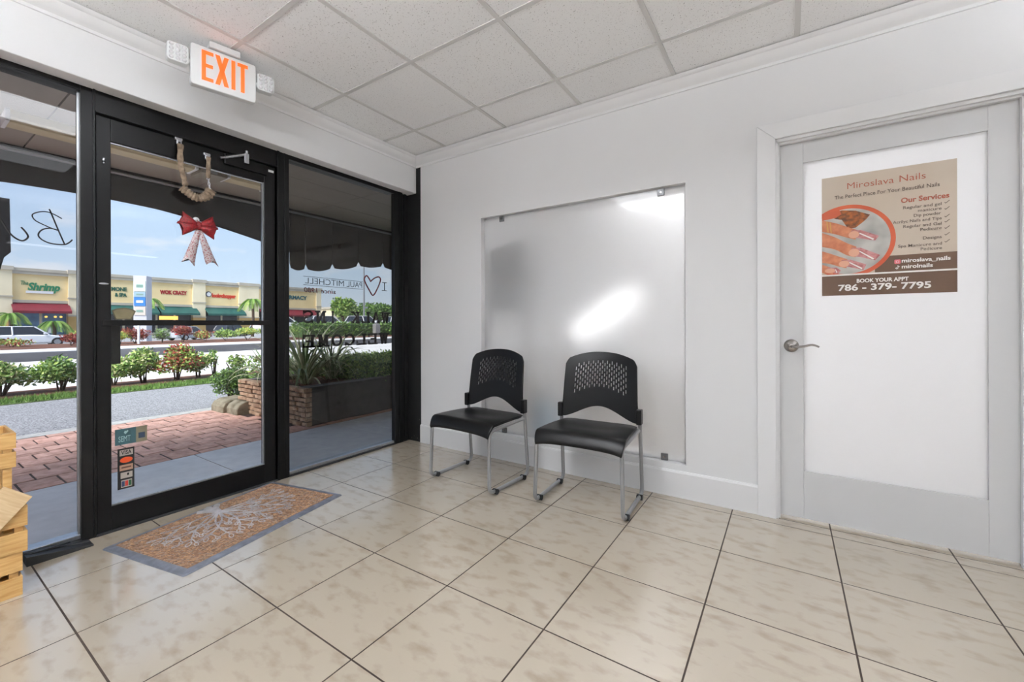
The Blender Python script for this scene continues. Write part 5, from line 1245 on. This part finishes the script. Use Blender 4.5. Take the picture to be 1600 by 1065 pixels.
# ---- pylon sign
t = thing('pylon_sign', (-30, 6.35, -0.3), 'tall grey pylon sign with stacked coloured panels', 'sign')
m_pyl = mat('pylon_grey', (196, 196, 204), 0.6, rgb2=(184, 184, 192), scale=1)
pa = math.radians(38); ca_, sa_ = math.cos(pa), math.sin(pa); PC = Vector((-30, 6.35, 0))
e1 = Vector((ca_, -sa_, 0)); e2_ = Vector((sa_, ca_, 0))     # outward normals of the two faces in view
hw = 0.33
MB().obox(PC + Vector((0, 0, 1.85)), e1 * hw, e2_ * hw, (0, 0, 2.15)).build('column', m_pyl, t, bevel=0.02)
MB().obox(PC + Vector((0, 0, -0.4)), e1 * hw * 1.15, e2_ * hw * 1.15, (0, 0, 0.3)).build('plinth', m_corn, t)
for z0, z1, c_ in ((3.05, 3.70, (206, 232, 220)), (2.72, 3.02, (146, 172, 186)), (2.18, 2.70, (58, 122, 190)), (1.62, 2.12, (196, 188, 180))):
    b_ = MB().obox(PC + e1 * (hw + 0.02) + Vector((0, 0, (z0 + z1) / 2)), e1 * 0.02, e2_ * hw * 0.86, (0, 0, (z1 - z0) / 2)).build('sign_panel', mat('pylon_panel', c_, 0.4, jitter=0.01), t)
    MB().obox(PC + e1 * (hw + 0.045) + Vector((0, 0, (z0 + z1) / 2)), e1 * 0.005, e2_ * hw * 0.5, (0, 0, (z1 - z0) * 0.14)).build('panel_stripe', mat('panel_stripe', (236, 240, 240) if c_[0] < 120 else (120, 150, 140), 0.5, jitter=0.01), b_)

# ---- cars
m_tyre = mat('tyre', (26, 26, 28), 0.8, jitter=0.01); m_hub = mat('wheel_alloy', (170, 172, 176), 0.3, metal=0.8, jitter=0.01); m_cglass = mat('car_glass', (40, 44, 52), 0.08, spec=0.7, jitter=0.01)
m_tail = mat('tail_light', (176, 28, 30), 0.3, jitter=0.01); m_head = mat('head_light', (226, 230, 234), 0.15, jitter=0.01)
def car(loc, rot, rgb, label, L=4.6, H=1.62, Wc=1.84, suv=True, group='cars beyond the road'):
    """local +x is the front, origin on the ground at the centre"""
    t = thing('car', (0, 0, 0), label, 'car', group)
    paint = mat('car_paint', rgb, 0.25, coat=0.6, jitter=0.01)
    belt = H * 0.58; hl = L / 2
    st = [(-hl, .34, belt * .86, .80), (-hl + .10, .26, belt * .99, .92), (-hl * .55, .22, belt, 1), (0, .22, belt, 1), (hl * .42, .22, belt * .98, 1), (hl * .55, .22, belt * .93, .99), (hl - .35, .24, belt * .84, .95), (hl - .08, .28, belt * .72, .84), (hl, .36, belt * .60, .72)]
    vs = []; fs = []; n = 10
    for (x_, zb, zt, wf) in st:
        w = Wc / 2 * wf
        vs += [(x_, -w * .88, zb), (x_, -w, zb + .12), (x_, -w * 1.0, (zb + zt) / 2), (x_, -w * .97, zt - .08), (x_, -w * .86, zt), (x_, w * .86, zt), (x_, w * .97, zt - .08), (x_, w, (zb + zt) / 2), (x_, w, zb + .12), (x_, w * .88, zb)]
    for i in range(len(st) - 1): fs += [(i * n + k, i * n + (k + 1) % n, (i + 1) * n + (k + 1) % n, (i + 1) * n + k) for k in range(n)]
    fs += [tuple(range(n)), tuple(reversed(range((len(st) - 1) * n, len(st) * n)))]
    MB().add(vs, fs).build('body', paint, t, smooth=True, angle=35, loc=(0, 0, 0))
    rb = -hl + (.12 if suv else .75); rf = hl * .44
    tb, tf = rb + (.35 if suv else .55), rf - .80
    cab = [(rb, belt - .02, .80), (tb, H - .04, .64), (tf, H - .03, .64), (rf, belt - .04, .82)]
    vs = []
    for x_, z_, w in cab: vs += [(x_, -Wc / 2 * w, z_), (x_, Wc / 2 * w, z_)]
    vs += [(rb + .1, -Wc / 2 * .9, belt - .05), (rb + .1, Wc / 2 * .9, belt - .05), (rf - .1, -Wc / 2 * .9, belt - .05), (rf - .1, Wc / 2 * .9, belt - .05)]
    MB().add(vs, [(0, 1, 3, 2), (2, 3, 5, 4), (4, 5, 7, 6), (8, 0, 2, 4, 6, 10), (9, 11, 7, 5, 3, 1), (0, 8, 9, 1), (6, 7, 11, 10)]).build('windows', m_cglass, t, loc=(0, 0, 0))
    MB().add([(tb - .06, -Wc * .325, H - .05), (tb - .06, Wc * .325, H - .05), (tf + .06, Wc * .325, H - .04), (tf + .06, -Wc * .325, H - .04), (tb + .1, -Wc * .28, H), (tb + .1, Wc * .28, H), (tf - .1, Wc * .28, H), (tf - .1, -Wc * .28, H)], [(0, 1, 2, 3), (7, 6, 5, 4), (0, 4, 5, 1), (1, 5, 6, 2), (2, 6, 7, 3), (3, 7, 4, 0)]).build('roof', paint, t, loc=(0, 0, 0))
    for s in (-1, 1):
        for (xa, za, xb, zb2, wa, wb2) in ((rb, belt, tb, H - .04, .87, .645), (rf, belt - .04, tf, H - .03, .87, .645), ((tb + tf) / 2 - .1, belt, (tb + tf) / 2 - .1, H - .03, .93, .655)):
            MB().tube([(xa, s * Wc / 2 * wa, za), (xb, s * Wc / 2 * wb2, zb2)], 0.05, 6).build('pillar', paint, t, loc=(0, 0, 0))
        for x_ in (-hl * .60, hl * .62):
            w_ = MB().tube([(x_, s * (Wc / 2 - .20), .335), (x_, s * (Wc / 2 + .005), .335)], .335, 20).build('wheel', m_tyre, t, smooth=True, loc=(0, 0, 0))
            MB().tube([(x_, s * (Wc / 2 - .02), .335), (x_, s * (Wc / 2 + .015), .335)], .205, 14).build('hub', m_hub, w_, smooth=True, loc=(0, 0, 0))
        MB().box(-hl - .015, -hl + .16, s * Wc * .28, s * Wc * .45, belt * .70, belt * .86).build('tail_light', m_tail, t, bevel=.02, loc=(0, 0, 0))
        MB().box(hl - .20, hl - .01, s * Wc * .24, s * Wc * .41, belt * .56, belt * .68).build('head_light', m_head, t, bevel=.02, loc=(0, 0, 0))
        MB().box(rf - .35, rf - .20, s * Wc * .47, s * Wc * .56, belt, belt + .15).build('mirror', paint, t, bevel=.02, loc=(0, 0, 0))
    t.location = loc; t.rotation_euler = (0, 0, rot); return t
car((-48, 4.15, -0.66), math.radians(90), (226, 228, 232), 'white car in the left storefront pane', 4.7, 1.6)
car((-52, 16.4, -0.66), math.radians(115), (168, 172, 178), 'silver car low in the middle of the door glass', 4.4, 1.5, suv=False)
car((-54, 21.6, -0.60), math.radians(120), (54, 58, 70), 'dark car beside the silver car', 4.5, 1.66)
car((-56, 26.6, -0.55), math.radians(100), (200, 202, 206), 'pale car beside the dark car', 4.4, 1.6)
car((-36, 18.0, 0.34), math.radians(85), (222, 224, 226), 'white car behind the hedge at the left of the tinted pane', 4.4, 1.5, suv=False)
car((-37, 23.3, 0.34), math.radians(85), (214, 216, 220), 'white car behind the hedge in the middle of the tinted pane', 4.5, 1.55)
car((-38, 28.6, 0.34), math.radians(95), (226, 227, 230), 'white car behind the hedge near the lamp pole', 4.6, 1.62)
car((-38, 33.8, 0.34), math.radians(90), (216, 218, 222), 'white car behind the hedge at the right of the tinted pane', 4.5, 1.6)

# ---- palm, trees, lamp pole
def palm(base, h, label, seed, cr=1.5):
    rn = random.Random(seed); t = thing('palm_tree', base, label, 'tree', 'palms before the shops'); x, y, z = base
    P = spline([(x, y, z), (x + 0.1, y + 0.05, z + h * .5), (x + 0.15, y, z + h)], 5)
    MB().tube(P, [0.16 - 0.05 * i / len(P) for i in range(len(P))], 9).build('trunk', m_bark, t, smooth=True)
    for k in range(13):
        a = 2 * PI * k / 13 + rn.uniform(-.2, .2); up_ = rn.uniform(0.1, 1.0); mb = MB()
        Q = [Vector((x + 0.15, y, z + h)) + Vector((math.cos(a) * cr * f, math.sin(a) * cr * f, up_ * cr * f * .9 - (1.0 + .6 * up_) * cr * f * f)) for f in (0, .25, .5, .75, 1)]
        mb.tube(Q, 0.02, 5)
        Q = spline(Q, 5); sd_ = Vector((-math.sin(a), math.cos(a), 0))
        for i, p_ in enumerate(Q[3:]):
            l = cr * .26 * (1 - abs(i / len(Q) - .45))
            for s in (-1, 1): mb.add([p_, p_ + sd_ * s * l * .5 + Vector((math.cos(a) * .12, math.sin(a) * .12, .03)), p_ + sd_ * s * l + Vector((math.cos(a) * .25, math.sin(a) * .25, -l * .55))], [(0, 1, 2)])
        mb.build('frond', LEAF['green'][k % 3], t)
palm((-45, 19.6, -0.6), 4.2, 'palm tree in front of the pale pilaster at the right of the door glass', 2, 1.2)
palm((-60, 15.2, -0.6), 4.6, 'palm tree left of the black door post by the cream pilaster', 3, 1.2)
palm((-55, 4.0, -0.6), 2.6, 'short palm tree left of the maroon awning', 5, 1.1)
palm((-57, 7.0, -0.6), 1.9, 'short palm tree below the maroon awning', 6, 1.2)
def tree(base, h, rad, pal, label, n=2600, size=0.42):
    t = thing('tree', base, label, 'tree', 'trees beyond the parking lot'); x, y, z = base; mb = MB()
    for k in range(9):
        a = random.uniform(0, 2 * PI); q = random.uniform(0, .6) * rad
        mb.leaves(blob(n // 9, (x + q * math.cos(a), y + q * math.sin(a), z + h * random.uniform(.5, .8)), (rad * .55, rad * .55, h * .24), .5, False), size, len(LEAF[pal]), aspect=.55)
    tag(mb.build('foliage', LEAF[pal], t), kind='stuff')
    st = MB(); st.tube(spline([(x, y, z), (x + .1, y, z + h * .3), (x, y + .1, z + h * .62)], 4), [.2, .19, .18, .17, .16, .14, .12, .1, .08], 8)
    for k in range(4):
        a = 2 * PI * k / 4 + .3; st.tube([(x, y, z + h * .32), (x + rad * .5 * math.cos(a), y + rad * .5 * math.sin(a), z + h * .66)], [.1, .05], 6)
    st.build('trunk', m_bark, t, smooth=True)
tree((-50, 34.0, 0.3), 4.4, 1.7, 'green', 'small green tree right of the pharmacy corner')
tree((-58, 43.5, 0.3), 4.2, 2.6, 'deep', 'dark tree left of the lamp pole')
tree((-60, 49.0, 0.3), 4.6, 3.0, 'deep', 'dark tree right of the lamp pole')
tree((-62, 55.0, 0.3), 4.9, 3.2, 'deep', 'dark tree near the right edge of the tinted pane')
tree((-64, 62.5, 0.3), 4.6, 3.2, 'deep', 'dark tree at the far right of the tinted pane')
tree((-70, 48.5, 0.3), 3.6, 2.0, 'grey', 'grey green tree behind the small green tree')
t = thing('lamp_pole', (-40, 30.0, 0.3), 'tall grey lamp pole in the tinted pane', 'lamp pole')
MB().tube([(-40, 30.0, 0.3), (-40, 30.0, 9.5)], [0.12, 0.08], 12).build('pole', mat('galvanised', (150, 152, 156), 0.4, metal=0.6, jitter=0.01), t, smooth=True)
MB().box(-40.2, -39.8, 29.8, 30.2, 0.25, 0.75).build('foot', m_corn, t, bevel=0.03)
MB().box(-40.1, -39.9, 29.0, 30.0, 9.4, 9.55).build('lamp_arm', m_alu, t)
MB().box(-40.05, -39.95, 30.08, 30.5, 2.95, 3.1).build('bracket', m_alu, t)
t = thing('utility_box', (-24.5, 17.6, 0.2), 'grey utility pedestal in front of the hedge', 'utility box')
MB().box(-21.7, -21.35, 16.75, 17.15, 0.2, 1.05).build('cabinet', mat('utility_grey', (150, 150, 150), 0.6, rgb2=(138, 138, 138), scale=4), t, bevel=0.03)
MB().ell((-21.52, 16.95, 1.15), (0.16, 0.18, 0.16), 12, 8).build('cap', m_alu, t, smooth=True)
